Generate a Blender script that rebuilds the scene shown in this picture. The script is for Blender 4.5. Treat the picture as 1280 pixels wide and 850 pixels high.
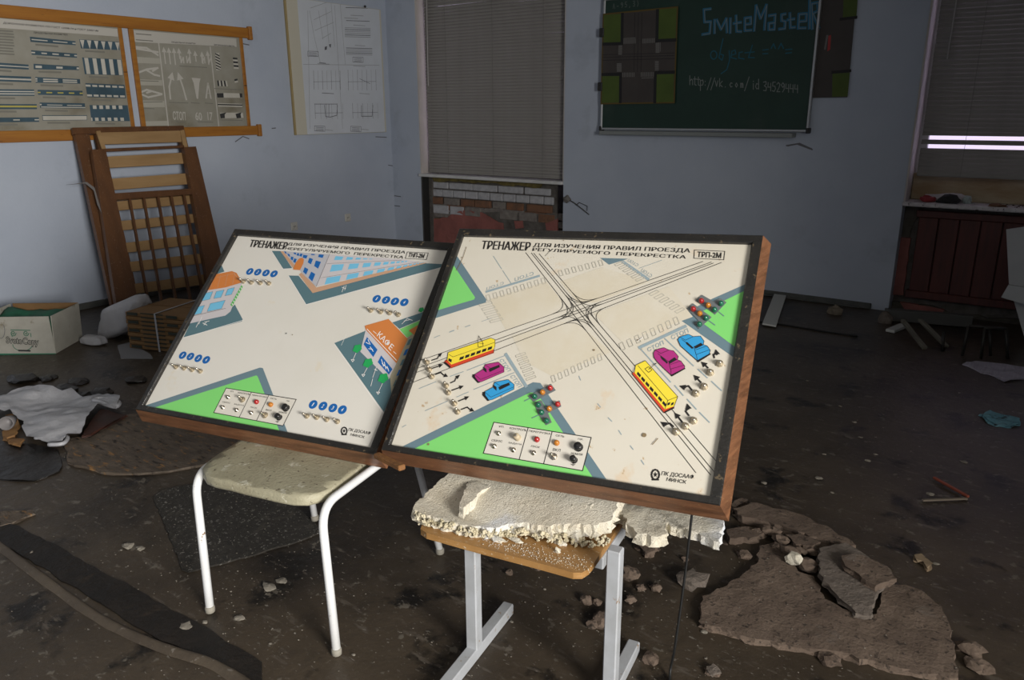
import bpy, bmesh, math, random
import numpy as np
from math import radians, sin, cos, pi
from mathutils import Vector, Matrix, noise
from mathutils.geometry import tessellate_polygon, delaunay_2d_cdt

for o in list(bpy.data.objects):
    bpy.data.objects.remove(o)
SC = bpy.context.scene
COL = SC.collection

# ------------------------------------------------------------------ camera
FPX, CX, CY = 968.6, 640.0, 425.0            # focal length in pixels of a 1280x850 frame
PITCH, ROLL, YAW, CAM_H = radians(16.478), radians(-0.2206), radians(35.663), 1.45
_f0 = np.array([-sin(YAW), cos(YAW), 0.0]); _r0 = np.array([cos(YAW), sin(YAW), 0.0]); _u0 = np.array([0, 0, 1.0])
FWD = _f0 * cos(PITCH) - _u0 * sin(PITCH)
_up = _f0 * sin(PITCH) + _u0 * cos(PITCH)
RGT = _r0 * cos(ROLL) + _up * sin(ROLL)
UPV = -_r0 * sin(ROLL) + _up * cos(ROLL)
CAM = np.array([0, 0, CAM_H])
cd = bpy.data.cameras.new('camera'); cam = bpy.data.objects.new('camera', cd); COL.objects.link(cam)
cd.sensor_width = 36.0; cd.lens = FPX / 1280 * 36.0; cd.clip_start = 0.02; cd.clip_end = 200
cam.matrix_world = Matrix(((RGT[0], UPV[0], -FWD[0], CAM[0]), (RGT[1], UPV[1], -FWD[1], CAM[1]),
                           (RGT[2], UPV[2], -FWD[2], CAM[2]), (0, 0, 0, 1)))
SC.camera = cam

# ------------------------------------------------------------------ light and exposure
vs = SC.view_settings
vs.view_transform = 'Standard'; vs.look = 'None'; vs.gamma = 1.0; vs.use_curve_mapping = False
vs.exposure = 0.0
W = bpy.data.worlds.new('overcast_sky'); SC.world = W; W.use_nodes = True
W.node_tree.nodes['Background'].inputs[0].default_value = (0.86, 0.72, 0.96, 1)
W.node_tree.nodes['Background'].inputs[1].default_value = 1.3

# key light for an unseen source at the right, in the right-hand wall's plane
al = bpy.data.lights.new('window_right_offscreen', 'AREA'); al.energy = 262; al.shape = 'RECTANGLE'; al.size = 1.3; al.size_y = 1.6
al.color = (1.0, 0.97, 0.92); al.spread = radians(112)  # spread narrowed so the back wall stays dim
ao = bpy.data.objects.new('window_right_offscreen', al); COL.objects.link(ao); ao.location = (3.28, -0.45, 1.72)
ao.rotation_euler = Vector((-1, 0, 0)).to_track_quat('-Z', 'Z').to_euler()

# ------------------------------------------------------------------ pixel to place
def ray(x, y): return RGT * (x - CX) / FPX - UPV * (y - CY) / FPX + FWD
def onz(x, y, z=0.0): d = ray(x, y); return CAM + d * ((z - CAM[2]) / d[2])
def onX(x, y, X): d = ray(x, y); return CAM + d * ((X - CAM[0]) / d[0])
def onY(x, y, Y): d = ray(x, y); return CAM + d * ((Y - CAM[1]) / d[1])
def unit(v): v = np.array(v, float); return v / np.linalg.norm(v)
def crop(x0, y0, s): return lambda *pts: [(x0 + x / s, y0 + y / s) for x, y in pts]
class Plane:
    def __init__(s, o, ex, ey):
        s.o = np.array(o, float); s.ex = unit(ex); ey = np.array(ey, float); ey = ey - s.ex * (ey @ s.ex); s.ey = unit(ey); s.n = np.cross(s.ex, s.ey)
    def uv(s, p, h=0.0):
        d = ray(*p); o = s.o + s.n * h; q = CAM + d * (((o - CAM) @ s.n) / (d @ s.n)) - o
        return (q @ s.ex, q @ s.ey)
    def pt(s, u, v, h=0.0): return s.o + s.ex * u + s.ey * v + s.n * h

# ------------------------------------------------------------------ materials
MATS = {}
def mat(name, col, rough=0.6, col2=None, scale=8.0, metal=0.0, bump=0.0, bscale=60.0, lo=0.35, hi=0.65, stretch=None,
        spec=0.4, detail=6.0, emit=None, trans=0.0, alpha=1.0, spots=None):
    """principled material; col mixed with col2 by noise, optional bump and a second layer of spots (colour, scale, threshold)"""
    if name in MATS: return MATS[name]
    m = bpy.data.materials.new(name); m.use_nodes = True; nt = m.node_tree; nd = nt.nodes; ln = nt.links
    b = nd['Principled BSDF']
    b.inputs['Base Color'].default_value = (*col, 1); b.inputs['Roughness'].default_value = rough
    b.inputs['Metallic'].default_value = metal; b.inputs['Specular IOR Level'].default_value = spec
    b.inputs['Transmission Weight'].default_value = trans; b.inputs['Alpha'].default_value = alpha
    if emit: b.inputs['Emission Color'].default_value = (*emit[0], 1); b.inputs['Emission Strength'].default_value = emit[1]
    vec = None
    if col2 is not None or bump or spots:
        tc = nd.new('ShaderNodeTexCoord'); mp = nd.new('ShaderNodeMapping'); ln.new(tc.outputs['Object'], mp.inputs[0])
        if stretch: mp.inputs['Scale'].default_value = stretch
        vec = mp.outputs[0]
    def nz(sc, det=detail):
        n = nd.new('ShaderNodeTexNoise'); n.inputs['Scale'].default_value = sc; n.inputs['Detail'].default_value = det
        n.inputs['Roughness'].default_value = 0.62; ln.new(vec, n.inputs['Vector']); return n
    out = None
    if col2 is not None:
        n = nz(scale); r = nd.new('ShaderNodeValToRGB'); r.color_ramp.elements[0].position = lo; r.color_ramp.elements[1].position = hi
        r.color_ramp.elements[0].color = (*col, 1); r.color_ramp.elements[1].color = (*col2, 1)
        ln.new(n.outputs['Fac'], r.inputs[0]); out = r.outputs[0]
    for sp in (spots or []):
        scol, ssc, th, wd = sp[:4]; th = .5 + (th - .5) * .66
        n = nz(ssc, 5.0)
        if len(sp) > 4:
            m2 = nd.new('ShaderNodeMapping'); ln.new(vec, m2.inputs[0]); m2.inputs['Scale'].default_value = sp[4]; m2.inputs['Rotation'].default_value = (0, 0, sp[5]); ln.new(m2.outputs[0], n.inputs['Vector'])
        r = nd.new('ShaderNodeValToRGB'); r.color_ramp.elements[0].position = th; r.color_ramp.elements[1].position = th + wd
        r.color_ramp.elements[0].color = (0, 0, 0, 1); r.color_ramp.elements[1].color = (1, 1, 1, 1)
        ln.new(n.outputs['Fac'], r.inputs[0])
        mx = nd.new('ShaderNodeMix'); mx.data_type = 'RGBA'; ln.new(r.outputs[0], mx.inputs['Factor'])
        if out is not None: ln.new(out, mx.inputs['A'])
        else: mx.inputs['A'].default_value = (*col, 1)
        mx.inputs['B'].default_value = (*scol, 1); out = mx.outputs['Result']
    if out is not None: ln.new(out, b.inputs['Base Color'])
    if bump:
        n = nz(bscale, 8.0); bp = nd.new('ShaderNodeBump'); bp.inputs['Strength'].default_value = bump; bp.inputs['Distance'].default_value = 0.01
        ln.new(n.outputs['Fac'], bp.inputs['Height']); ln.new(bp.outputs[0], b.inputs['Normal'])
    MATS[name] = m
    return m

# ------------------------------------------------------------------ shape helpers: every shape is (verts, faces)
def join(*shapes):
    V, F = [], []
    for v, f in shapes:
        k = len(V); V += [tuple(p) for p in v]; F += [[i + k for i in q] for q in f]
    return V, F
def box(c, ax, ay, az, bev=0.0):
    """box around c; ax, ay, az are half-extent vectors; small bevel on every edge"""
    c, ax, ay, az = (np.array(k, float) for k in (c, ax, ay, az))
    if bev <= 0:
        V = [c + i * ax + j * ay + k * az for i in (-1, 1) for j in (-1, 1) for k in (-1, 1)]
        return V, [[0, 1, 3, 2], [4, 6, 7, 5], [0, 4, 5, 1], [2, 3, 7, 6], [0, 2, 6, 4], [1, 5, 7, 3]]
    la, lb, lc = (max(np.linalg.norm(k), 1e-6) for k in (ax, ay, az))
    bm = bmesh.new(); bmesh.ops.create_cube(bm, size=2)
    for v in bm.verts: v.co = (v.co.x * la, v.co.y * lb, v.co.z * lc)
    bmesh.ops.bevel(bm, geom=list(bm.edges), offset=min(bev, la * .9, lb * .9, lc * .9), segments=1, affect='EDGES')
    V = [c + ax / la * v.co.x + ay / lb * v.co.y + az / lc * v.co.z for v in bm.verts]
    bm.verts.index_update(); F = [[v.index for v in f.verts] for f in bm.faces]; bm.free()
    return V, F
def abox(x0, x1, y0, y1, z0, z1, bev=0.0):
    return box(((x0 + x1) / 2, (y0 + y1) / 2, (z0 + z1) / 2), ((x1 - x0) / 2, 0, 0), (0, (y1 - y0) / 2, 0), (0, 0, (z1 - z0) / 2), bev)
def beam(p, q, w, h, up=(0, 0, 1), bev=0.002):
    """square bar from p to q; h along up, w across"""
    p, q = np.array(p, float), np.array(q, float); d = q - p; L = np.linalg.norm(d); d = d / L
    s = np.cross(d, np.array(up, float)); s = s / (np.linalg.norm(s) + 1e-9); u = np.cross(s, d)
    return box((p + q) / 2, d * L / 2, s * w / 2, u * h / 2, bev)
def tube(path, r, n=10, cap=True):
    P = [np.array(p, float) for p in path]; V, F = [], []
    rr = r if hasattr(r, '__len__') else [r] * len(P)
    prev = None
    for i, p in enumerate(P):
        t = unit(P[min(i + 1, len(P) - 1)] - P[max(i - 1, 0)])
        if prev is None: a = np.cross(t, [0.31, 0.17, 0.93]); a = unit(a)
        else: a = prev - t * (prev @ t); a = unit(a)
        prev = a; b = np.cross(t, a)
        V += [p + (a * cos(2 * pi * k / n) + b * sin(2 * pi * k / n)) * rr[i] for k in range(n)]
    for i in range(len(P) - 1):
        for k in range(n):
            F.append([i * n + k, i * n + (k + 1) % n, (i + 1) * n + (k + 1) % n, (i + 1) * n + k])
    if cap: F.append(list(range(n))[::-1]); F.append([(len(P) - 1) * n + k for k in range(n)])
    return V, F
def smooth_path(pts, k=6):
    P = [np.array(p, float) for p in pts]; Q = [P[0]] + P + [P[-1]]; out = []
    for i in range(1, len(Q) - 2):
        for j in range(k):
            t = j / k; a, b, c, d = Q[i - 1], Q[i], Q[i + 1], Q[i + 2]
            out.append(.5 * (2 * b + (c - a) * t + (2 * a - 5 * b + 4 * c - d) * t * t + (3 * b - a - 3 * c + d) * t ** 3))
    out.append(P[-1]); return out
def bent(pts, r, k=6):
    """polyline with rounded corners of radius about r"""
    P = [np.array(p, float) for p in pts]; out = [P[0]]
    for i in range(1, len(P) - 1):
        a = P[i] + unit(P[i - 1] - P[i]) * r; b = P[i] + unit(P[i + 1] - P[i]) * r
        for j in range(k + 1):
            t = j / k; out.append(a * (1 - t) ** 2 + P[i] * 2 * t * (1 - t) + b * t * t)
    out.append(P[-1]); return out
def lathe(o, axis, prof, n=14, ref=(0.3, 0.2, 0.9)):
    """prof: (radius, height along axis)"""
    o = np.array(o, float); w = unit(axis); a = unit(np.cross(w, ref)); b = np.cross(w, a); V, F = [], []
    for r, h in prof: V += [o + w * h + (a * cos(2 * pi * k / n) + b * sin(2 * pi * k / n)) * r for k in range(n)]
    for i in range(len(prof) - 1):
        for k in range(n): F.append([i * n + k, i * n + (k + 1) % n, (i + 1) * n + (k + 1) % n, (i + 1) * n + k])
    F.append(list(range(n))[::-1]); F.append([(len(prof) - 1) * n + k for k in range(n)])
    return V, F
def prism(poly, n, thick):
    """poly: 3-D points (planar), thickened by thick along n"""
    n = unit(n); P = [np.array(p, float) for p in poly]; m = len(P)
    V = P + [p + n * thick for p in P]
    T = [list(t) for t in tessellate_polygon([[Vector(p) for p in P]])]
    F = [t[::-1] for t in T] + [[i + m for i in t] for t in T] + [[i, (i + 1) % m, (i + 1) % m + m, i + m] for i in range(m)]
    return V, F
def blob(c, r, seed, sub=2, rough=0.35, flat=1.0):
    bm = bmesh.new(); bmesh.ops.create_icosphere(bm, subdivisions=sub, radius=1)
    rr = r if hasattr(r, '__len__') else (r, r, r * flat)
    V = []
    for v in bm.verts:
        k = 1 + rough * noise.noise(v.co * 1.6 + Vector((seed * 7.3, seed * 1.7, seed))) + rough * .5 * noise.noise(v.co * 4.1 + Vector((seed, seed * 3.1, 0)))
        V.append((c[0] + v.co.x * rr[0] * k, c[1] + v.co.y * rr[1] * k, c[2] + v.co.z * rr[2] * k))
    bm.verts.index_update(); F = [[v.index for v in f.verts] for f in bm.faces]; bm.free()
    return V, F
def jag(poly, step, amp, seed):
    rnd = random.Random(seed); out = []
    for i, p in enumerate(poly):
        q = poly[(i + 1) % len(poly)]; p = np.array(p[:2], float); q = np.array(q[:2], float)
        L = np.linalg.norm(q - p); k = max(1, int(L / step)); nn = np.array([-(q - p)[1], (q - p)[0]]) / (L + 1e-9)
        for j in range(k): out.append(p + (q - p) * j / k + (nn * rnd.uniform(-amp, amp) if j else 0))
    return out
def sheet(poly, step, zf, thick=None, seed=0, lip=0.0):
    """triangulated sheet over polygon poly (x, y); zf(x, y) is the top; thick closes it with sides and a bottom; lip pulls the middle of the side inwards/outwards at random"""
    rnd = random.Random(seed); P = [Vector((p[0], p[1])) for p in poly]; m = len(P)
    x0, x1 = min(p.x for p in P), max(p.x for p in P); y0, y1 = min(p.y for p in P), max(p.y for p in P)
    pts = list(P)
    def inside(x, y):
        c = False
        for i in range(m):
            a, b = P[i], P[i - 1]
            if (a.y > y) != (b.y > y) and x < (b.x - a.x) * (y - a.y) / (b.y - a.y) + a.x: c = not c
        return c
    y = y0
    while y < y1:
        x = x0
        while x < x1:
            xx, yy = x + rnd.uniform(-.3, .3) * step, y + rnd.uniform(-.3, .3) * step
            if inside(xx, yy): pts.append(Vector((xx, yy)))
            x += step
        y += step
    r = delaunay_2d_cdt(pts, [(i, (i + 1) % m) for i in range(m)], [list(range(m))], 1, 1e-6)
    vv, ff = r[0], [list(f) for f in r[2]]
    ff = [f if sum((vv[f[i]].x * vv[f[(i + 1) % len(f)]].y - vv[f[(i + 1) % len(f)]].x * vv[f[i]].y) for i in range(len(f))) > 0 else f[::-1] for f in ff]
    V = [(v.x, v.y, zf(v.x, v.y)) for v in vv]; F = list(ff)
    if thick:
        k = len(V); V2 = [(v[0] + rnd.uniform(-.6, .6) * lip, v[1] + rnd.uniform(-.6, .6) * lip, v[2] - thick) for v in V]; V = V + V2; F += [[i + k for i in f[::-1]] for f in ff]
        cnt = {}
        for f in ff:
            for i in range(len(f)): cnt[(f[i], f[(i + 1) % len(f)])] = 1
        mid = {}; mid2 = {}
        cx, cy = sum(v.x for v in vv) / len(vv), sum(v.y for v in vv) / len(vv)
        def midv(i):
            if i not in mid:
                a = V[i]; d = unit((cx - a[0], cy - a[1], 0)) * rnd.uniform(-.5, 1) * lip
                mid[i] = len(V); V.append((a[0] + d[0], a[1] + d[1], a[2] - thick * rnd.uniform(.35, .65)))
            return mid[i]
        def midw(i):
            if i not in mid2:
                a = V[i]; d = unit((cx - a[0], cy - a[1], 0)) * rnd.uniform(-.9, .6) * lip
                mid2[i] = len(V); V.append((a[0] + d[0], a[1] + d[1], a[2] - thick * rnd.uniform(.68, .88)))
            return mid2[i]
        for (a, b) in list(cnt):
            if (b, a) not in cnt:
                ma, mb = midv(a), midv(b); wa, wb_ = midw(a), midw(b)
                F.append([b, a, ma, mb]); F.append([mb, ma, wa, wb_]); F.append([wb_, wa, a + k, b + k])
    return V, F
def nz2(x, y, s, seed=0.0): return noise.noise(Vector((x * s, y * s, seed)))
def quads(vs_): return vs_, [[0, 1, 2, 3]]

# ------------------------------------------------------------------ objects
def thing(name, label, cat, loc=(0, 0, 0), group=None):
    o = bpy.data.objects.new(name, None); COL.objects.link(o); o.location = [float(k) for k in loc]; o.empty_display_size = .05
    o['label'] = label; o['category'] = cat
    if group: o['group'] = group
    return o
def base(p):
    b = np.zeros(3)
    while p is not None: b = b + np.array(p.location); p = p.parent
    return b
def obj(name, shape, m, parent=None, smooth=False, mi=None, label=None):
    """links one mesh object; shape in world coordinates"""
    V, F = shape; b = base(parent)
    me = bpy.data.meshes.new(name); me.from_pydata([tuple(float(k) for k in np.array(v) - b) for v in V], [], [list(map(int, f)) for f in F])
    for q in (m if isinstance(m, (list, tuple)) else [m]): me.materials.append(q)
    if mi is not None: me.polygons.foreach_set('material_index', mi)
    if smooth: me.polygons.foreach_set('use_smooth', [True] * len(me.polygons))
    me.update()
    o = bpy.data.objects.new(name, me); COL.objects.link(o); o.parent = parent
    if label: o['label'] = label
    return o
def tag(o, label, cat, group=None):
    o['label'] = label; o['category'] = cat
    if group: o['group'] = group
    return o
def struct(o, label=None):
    o['kind'] = 'structure'
    if label: o['label'] = label
    return o
def copyobj(o, parent, loc):
    c = o.copy(); COL.objects.link(c); c.parent = parent; c.location = [float(k) for k in loc]; return c

# ------------------------------------------------------------------ flat print: polygons, lines and lettering on a plane
def clip_rect(poly, r):
    if r is None: return poly
    def cl(P, f, g):
        out = []
        for i in range(len(P)):
            a, b = P[i - 1], P[i]; fa, fb = f(a), f(b)
            if fa * fb < 0: t = fa / (fa - fb); out.append((a[0] + (b[0] - a[0]) * t, a[1] + (b[1] - a[1]) * t))
            if fb >= 0: out.append(b)
        return out
    for f in (lambda p: p[0] - r[0], lambda p: r[1] - p[0], lambda p: p[1] - r[2], lambda p: r[3] - p[1]):
        poly = cl(poly, f, None)
        if len(poly) < 3: return []
    return poly
_TX = {}
def glyphs(text, bold=0.0):
    k = (text, bold)
    if k not in _TX:
        c = bpy.data.curves.new('lettering', 'FONT'); c.body = text; c.size = 1; c.resolution_u = 2; c.offset = bold; c.fill_mode = 'FRONT'
        o = bpy.data.objects.new('lettering', c); me = bpy.data.meshes.new_from_object(o)
        V = np.array([v.co[:2] for v in me.vertices]); F = [list(p.vertices) for p in me.polygons]
        lo, hi = V.min(0), V.max(0); V = (V - lo) / (hi - lo); _TX[k] = (V, F)
        bpy.data.objects.remove(o); bpy.data.curves.remove(c); bpy.data.meshes.remove(me)
    return _TX[k]
class Print:
    """collects flat marks on a plane, in pixels of the photograph, into one mesh"""
    def __init__(s, plane, h0, rect=None): s.pl, s.h0, s.rect, s.k = plane, h0, rect, 0; s.V, s.F, s.M, s.mats = [], [], [], []
    def _m(s, m):
        if m not in s.mats: s.mats.append(m)
        return s.mats.index(m)
    def uvpoly(s, m, P, lay=0):
        P = clip_rect(P, s.rect)
        if len(P) < 3: return
        s.k += 1; k = len(s.V); h = s.h0 + lay * .0004 + (s.k % 24) * .000015
        s.V += [s.pl.pt(u, v, h) for u, v in P]
        A = sum(P[i - 1][0] * P[i][1] - P[i][0] * P[i - 1][1] for i in range(len(P)))
        for t in tessellate_polygon([[Vector((u, v, 0)) for u, v in P]]):
            a, b, c = (P[i] for i in t)
            if (b[0] - a[0]) * (c[1] - a[1]) - (b[1] - a[1]) * (c[0] - a[0]) < 0: t = t[::-1]
            s.F.append([i + k for i in t]); s.M.append(s._m(m))
    def poly(s, m, pts, lay=0): s.uvpoly(m, [s.pl.uv(p, s.h0) for p in pts], lay); return s
    def line(s, m, pts, w, lay=0, closed=False):
        P = [np.array(s.pl.uv(p, s.h0)) for p in pts]
        if closed: P.append(P[0])
        for a, b in zip(P[:-1], P[1:]):
            d = b - a; L = np.linalg.norm(d)
            if L < 1e-6: continue
            d = d / L; q = np.array([-d[1], d[0]]) * w / 2; e = d * w * .35
            s.uvpoly(m, [tuple(a - q - e), tuple(b - q + e), tuple(b + q + e), tuple(a + q - e)], lay)
        return s
    def disc(s, m, c, r, lay=0, n=20, px=False):
        u, v = s.pl.uv(c, s.h0); s.uvpoly(m, [(u + r * cos(2 * pi * k / n), v + r * sin(2 * pi * k / n)) for k in range(n)], lay); return s
    def text(s, m, t, bl, br, tl, lay=0, bold=0.0):
        o, a, b = (np.array(s.pl.uv(p, s.h0)) for p in (bl, br, tl)); V, F = glyphs(t, bold); k = len(s.V); h = s.h0 + lay * .0004
        for x, y in V: q = o + (a - o) * x + (b - o) * y; s.V.append(s.pl.pt(q[0], q[1], h))
        for f in F: s.F.append([i + k for i in f]); s.M.append(s._m(m))
        return s
    def bold(s, m, t, bl, br, tl, lay=0, dx=.35):
        for k in (0, 1): s.text(m, t, *[(p[0] + k * dx, p[1]) for p in (bl, br, tl)], lay + k * .1)
        return s
    def arrow(s, m, pts, w, head, lay=0):
        P = [np.array(s.pl.uv(p, s.h0)) for p in pts]; d = unit(np.append(P[-1] - P[-2], 0))[:2]; q = np.array([-d[1], d[0]])
        tip = P[-1]; bs = tip - d * head
        s.uvpoly(m, [tuple(tip), tuple(bs + q * head * .5), tuple(bs - q * head * .5)], lay)
        P[-1] = bs
        for a, b in zip(P[:-1], P[1:]):
            e = b - a; L = np.linalg.norm(e)
            if L < 1e-6: continue
            e = e / L; n2 = np.array([-e[1], e[0]]) * w / 2
            s.uvpoly(m, [tuple(a - n2 - e * w * .4), tuple(b - n2 + e * w * .4), tuple(b + n2 + e * w * .4), tuple(a + n2 - e * w * .4)], lay)
        return s
    def build(s, name, parent):
        if not s.F: return None
        o = obj(name, (s.V, s.F), s.mats, parent, mi=s.M); s.V, s.F, s.M, s.mats = [], [], [], []; return o

# ------------------------------------------------------------------ the room
YB, XL = 6.215, -6.04                        # back wall and left wall
XR, YF, ZC = 3.3, -3.0, 2.95                 # right wall, wall behind the camera, ceiling
M_wallL = mat('blue_paint', (.36, .40, .48), .62, (.40, .44, .515), 1.6, bump=.12, bscale=45, spots=[((.30, .33, .39), 2.3, .66, .2)])
M_wallB = M_wallL                            # the same paint on both walls
M_ceil = mat('whitewash', (.42, .41, .39), .85, (.5, .49, .47), 2)
M_floor = mat('worn_floor', (.034, .0255, .0175), .42, (.072, .055, .038), 1.7, bump=.45, bscale=16, lo=.3, hi=.72, spec=.35, stretch=(1, 1, 1),
              spots=[((.013, .010, .008), 1.15, .54, .16), ((.010, .008, .006), 4.5, .60, .08), ((.085, .070, .055), 7.0, .64, .07, (1, 4, 1), .5), ((.115, .10, .08), 16.0, .68, .04), ((.15, .135, .115), 40.0, .70, .03, (1, 2.5, 1), .9)])
M_white = mat('white_paint', (.62, .62, .62), .45, (.5, .5, .49), 6, spec=.5)
M_sill = mat('sill_paint', (.6, .58, .6), .5, (.45, .42, .43), 14, spots=[((.08, .05, .06), 46, .64, .05)])
M_reveal = mat('cream_reveal', (.50, .46, .43), .6, (.42, .39, .37), 3)
M_slat = mat('blind_slat', (.26, .248, .23), .45, (.22, .21, .195), 3, spec=.4)
M_slat2 = M_slat
M_glass = mat('pane_glass', (.9, .93, .95), .05, trans=1.0)
M_mortar = mat('mortar', (.12, .11, .10), .95, (.07, .062, .055), 14, bump=.8, bscale=40)
M_bwhite = mat('silicate_brick', (.44, .44, .46), .9, (.33, .33, .35), 20, bump=.5, bscale=50)
M_bgrey = mat('grey_brick', (.22, .20, .18), .95, (.15, .13, .12), 18, bump=.6, bscale=40)
M_bred = mat('clay_brick', (.21, .10, .055), .95, (.13, .075, .05), 16, bump=.6, bscale=40)
M_redpaint = mat('red_painted_plaster', (.28, .10, .085), .8, (.20, .075, .065), 7, bump=.4, bscale=30)
M_foam = mat('mounting_foam', (.20, .16, .05), .95, (.10, .08, .03), 16, bump=.8, bscale=60)

struct(obj('floor', abox(-6.6, XR + .2, YF - .2, YB + .35, -.15, 0), M_floor), 'dark worn dirty floor covered in stains and crumbs')
struct(obj('ceiling', abox(-6.6, XR + .2, YF - .2, YB + .5, ZC, ZC + .15), M_ceil))
struct(obj('wall_left', abox(XL - .2, XL, YF - .2, YB + .35, 0, ZC), M_wallL), 'blue painted wall with posters')
struct(obj('wall_right', abox(XR, XR + .2, YF - .2, YB + .35, 0, ZC), M_wallL))
struct(obj('wall_front', abox(-6.6, XR + .2, YF - .2, YF, 0, ZC), M_wallL))
WT = .36                                     # thickness of the back wall
W1 = (-5.64, -3.866, .82, 2.62); W2 = (-.99, .80, .815, 2.62)   # window openings x0 x1 sill top
ND = .14                                     # depth of the niches under the sills
wb = []
for x0, x1, z0, z1 in ((XL, W1[0], 0, ZC), (W1[1], W2[0], 0, ZC), (W2[1], XR, 0, ZC), (W1[0], W1[1], W1[3], ZC), (W2[0], W2[1], W2[3], ZC)):
    wb.append(abox(x0, x1, YB, YB + WT, z0, z1))
struct(obj('wall_back', join(*wb), M_wallB), 'grey blue window wall with chalkboard')
for i, (x0, x1, zs, zt) in enumerate((W1, W2)):
    w = struct(obj('wall_niche', join(abox(x0, x1, YB + ND, YB + WT, 0, zs - .03)) if i else join(abox(x0, x1 - .15, YB + ND, YB + WT, 0, zs - .03), abox(x1 - .15, x1, YB + ND, YB + WT, 0, .30), abox(x1 - .15, x1, YB + WT - .03, YB + WT, .30, zs - .03)), M_mortar))
    w['label'] = 'bare niche wall under the window'
    # reveals: thin plaster lining of the opening
    for sx, nx in ((x0, 1), (x1, -1)):
        struct(obj('trim_%d' % (i * 3 + (1 if nx > 0 else 2)), abox(min(sx, sx + nx * .012), max(sx, sx + nx * .012), YB + .004, YB + .26, zs, zt), M_reveal))
    win = struct(obj('window_%d' % (i + 1), join(*[abox(a, b, YB + .23, YB + .29, c, d, .004) for a, b, c, d in (
        (x0, x0 + .07, zs, zt), (x1 - .07, x1, zs, zt), (x0, x1, zs, zs + .08), (x0, x1, zt - .08, zt), ((x0 + x1) / 2 - .045, (x0 + x1) / 2 + .045, zs, zt))]), M_white))
    mx = (x0 + x1) / 2
    obj('lower_rail', abox(x0 + .012, x1 - .012, YB + .195, YB + .25, zs, zs + (.19 if i else .12), .006), mat('stained_frame_wood', (.40, .33, .22), .6, (.28, .19, .10), 3, stretch=(1, 1, 4)), win)
    for a, b in ((x0 + .06, mx - .04), (mx + .04, x1 - .06)):
        obj('pane', abox(a, b, YB + .255, YB + .261, zs + .07, zt - .07), M_glass, win)
    struct(obj('trim_%d' % (i * 3 + 3), abox(x0 - .0, x1 + .0, YB - .035, YB + .24, zs - .03, zs, .006), M_sill if i else M_white), 'white painted window sill')
# baseboard along the window wall
M_base = mat('baseboard_paint', (.055, .06, .055), .6, (.09, .09, .085), 9)
struct(obj('baseboard_back', join(abox(XL, W1[0], YB - .016, YB, 0, .045, .004), abox(W1[1], W2[0] - .12, YB - .016, YB, 0, .045, .004),
                                  abox(W1[1], W2[0] - .2, YB - .03, YB, 0, .016, .004)), M_base))
struct(obj('baseboard_left', abox(XL, XL + .016, YF, YB, 0, .05, .004), M_base))

# ---- bricks of the left niche (photo crop 480,190 at 4.571)
cB = crop(480, 190, 4.571)
niche = [o for o in COL.objects if o.name.startswith('wall_niche')][0]
YN = YB + ND
rows = [(168, 203, [(275, 370), (377, 510), (513, 650), (657, 797), (808, 955)], 'w'),
        (210, 249, [(275, 338), (342, 401), (405, 468), (473, 540), (544, 607), (612, 683), (687, 755), (760, 833), (837, 915), (920, 972)], 'w'),
        (254, 293, [(275, 340), (350, 435), (445, 520), (525, 615), (625, 698), (705, 800), (822, 965)], 'm'),
        (298, 345, [(285, 375), (385, 462), (470, 560), (566, 660), (668, 770), (778, 880), (888, 985)], 'g')]
pat = {'m': 'rgrrgrr', 'g': 'wwggggr'}
rb = random.Random(4)
for ri, (y0, y1, xs, kind) in enumerate(rows):
    za = onY(*cB((275, y0))[0], YN)[2]; zb = onY(*cB((275, y1))[0], YN)[2]
    for bi, (xa, xb) in enumerate(xs):
        ym = (y0 + y1) / 2 + (xa - 275) * .05
        Xa, Xb = onY(*cB((xa, ym))[0], YN)[0], onY(*cB((xb, ym))[0], YN)[0]
        k = 'w' if kind == 'w' else pat[kind][bi]
        m = {'w': M_bwhite, 'g': M_bgrey, 'r': M_bred}[k]; j = rb.uniform(0, .012)
        obj('brick', abox(Xa, Xb, YN - .018 - j, YN + .03, zb, za, .006), m, niche)
# lower rows, mostly hidden by the boards
for r in range(3, 9):
    z0 = .50 - (r - 3) * .078; x = W1[0] + .05 - (r % 2) * .06
    while x < W1[1] - .1:
        xe = min(x + .24, W1[1] - .06)
        obj('brick', abox(max(x, W1[0] + .03), xe, YN - .012 - rb.uniform(0, .006), YN + .03, max(z0 - .066, .005), z0, .006), M_bgrey if (r + int(x * 9)) % 3 else M_bred, niche); x += .252
def ypoly(pts, Y): return [onY(*p, Y) for p in pts]
def zsheet(name, pts, Y, th, m, parent, amp=.012, seed=1):
    """rough vertical plate over an outline on a plane of constant Y, facing -Y"""
    P = [(p[0], p[2]) for p in ypoly(pts, Y)]; P = jag(P, .05, amp, seed)
    V, F = sheet(P, .06, lambda x, z: th + .006 * nz2(x, z, 14, seed), th + .004, seed)
    return obj(name, ([(v[0], Y - v[2], v[1]) for v in V], [f[::-1] for f in F]), m, parent)
zsheet('painted_plaster', cB((235, 378), (370, 374), (405, 350), (440, 336), (500, 332), (570, 345), (640, 385), (690, 405), (694, 445), (660, 560), (500, 700), (240, 800)), YN, .028, M_redpaint, niche, seed=2)
zsheet('painted_plaster', cB((752, 392), (800, 390), (806, 432), (760, 436)), YN, .028, M_redpaint, niche, .006, 3)
zsheet('painted_plaster', cB((930, 405), (1000, 378), (1002, 470), (940, 470)), YN, .028, M_redpaint, niche, .006, 4)
zsheet('rough_mortar', cB((560, 345), (700, 345), (900, 350), (1000, 352), (985, 520), (700, 520), (640, 385)), YN, .022, M_mortar, niche, .01, 5)
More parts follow.
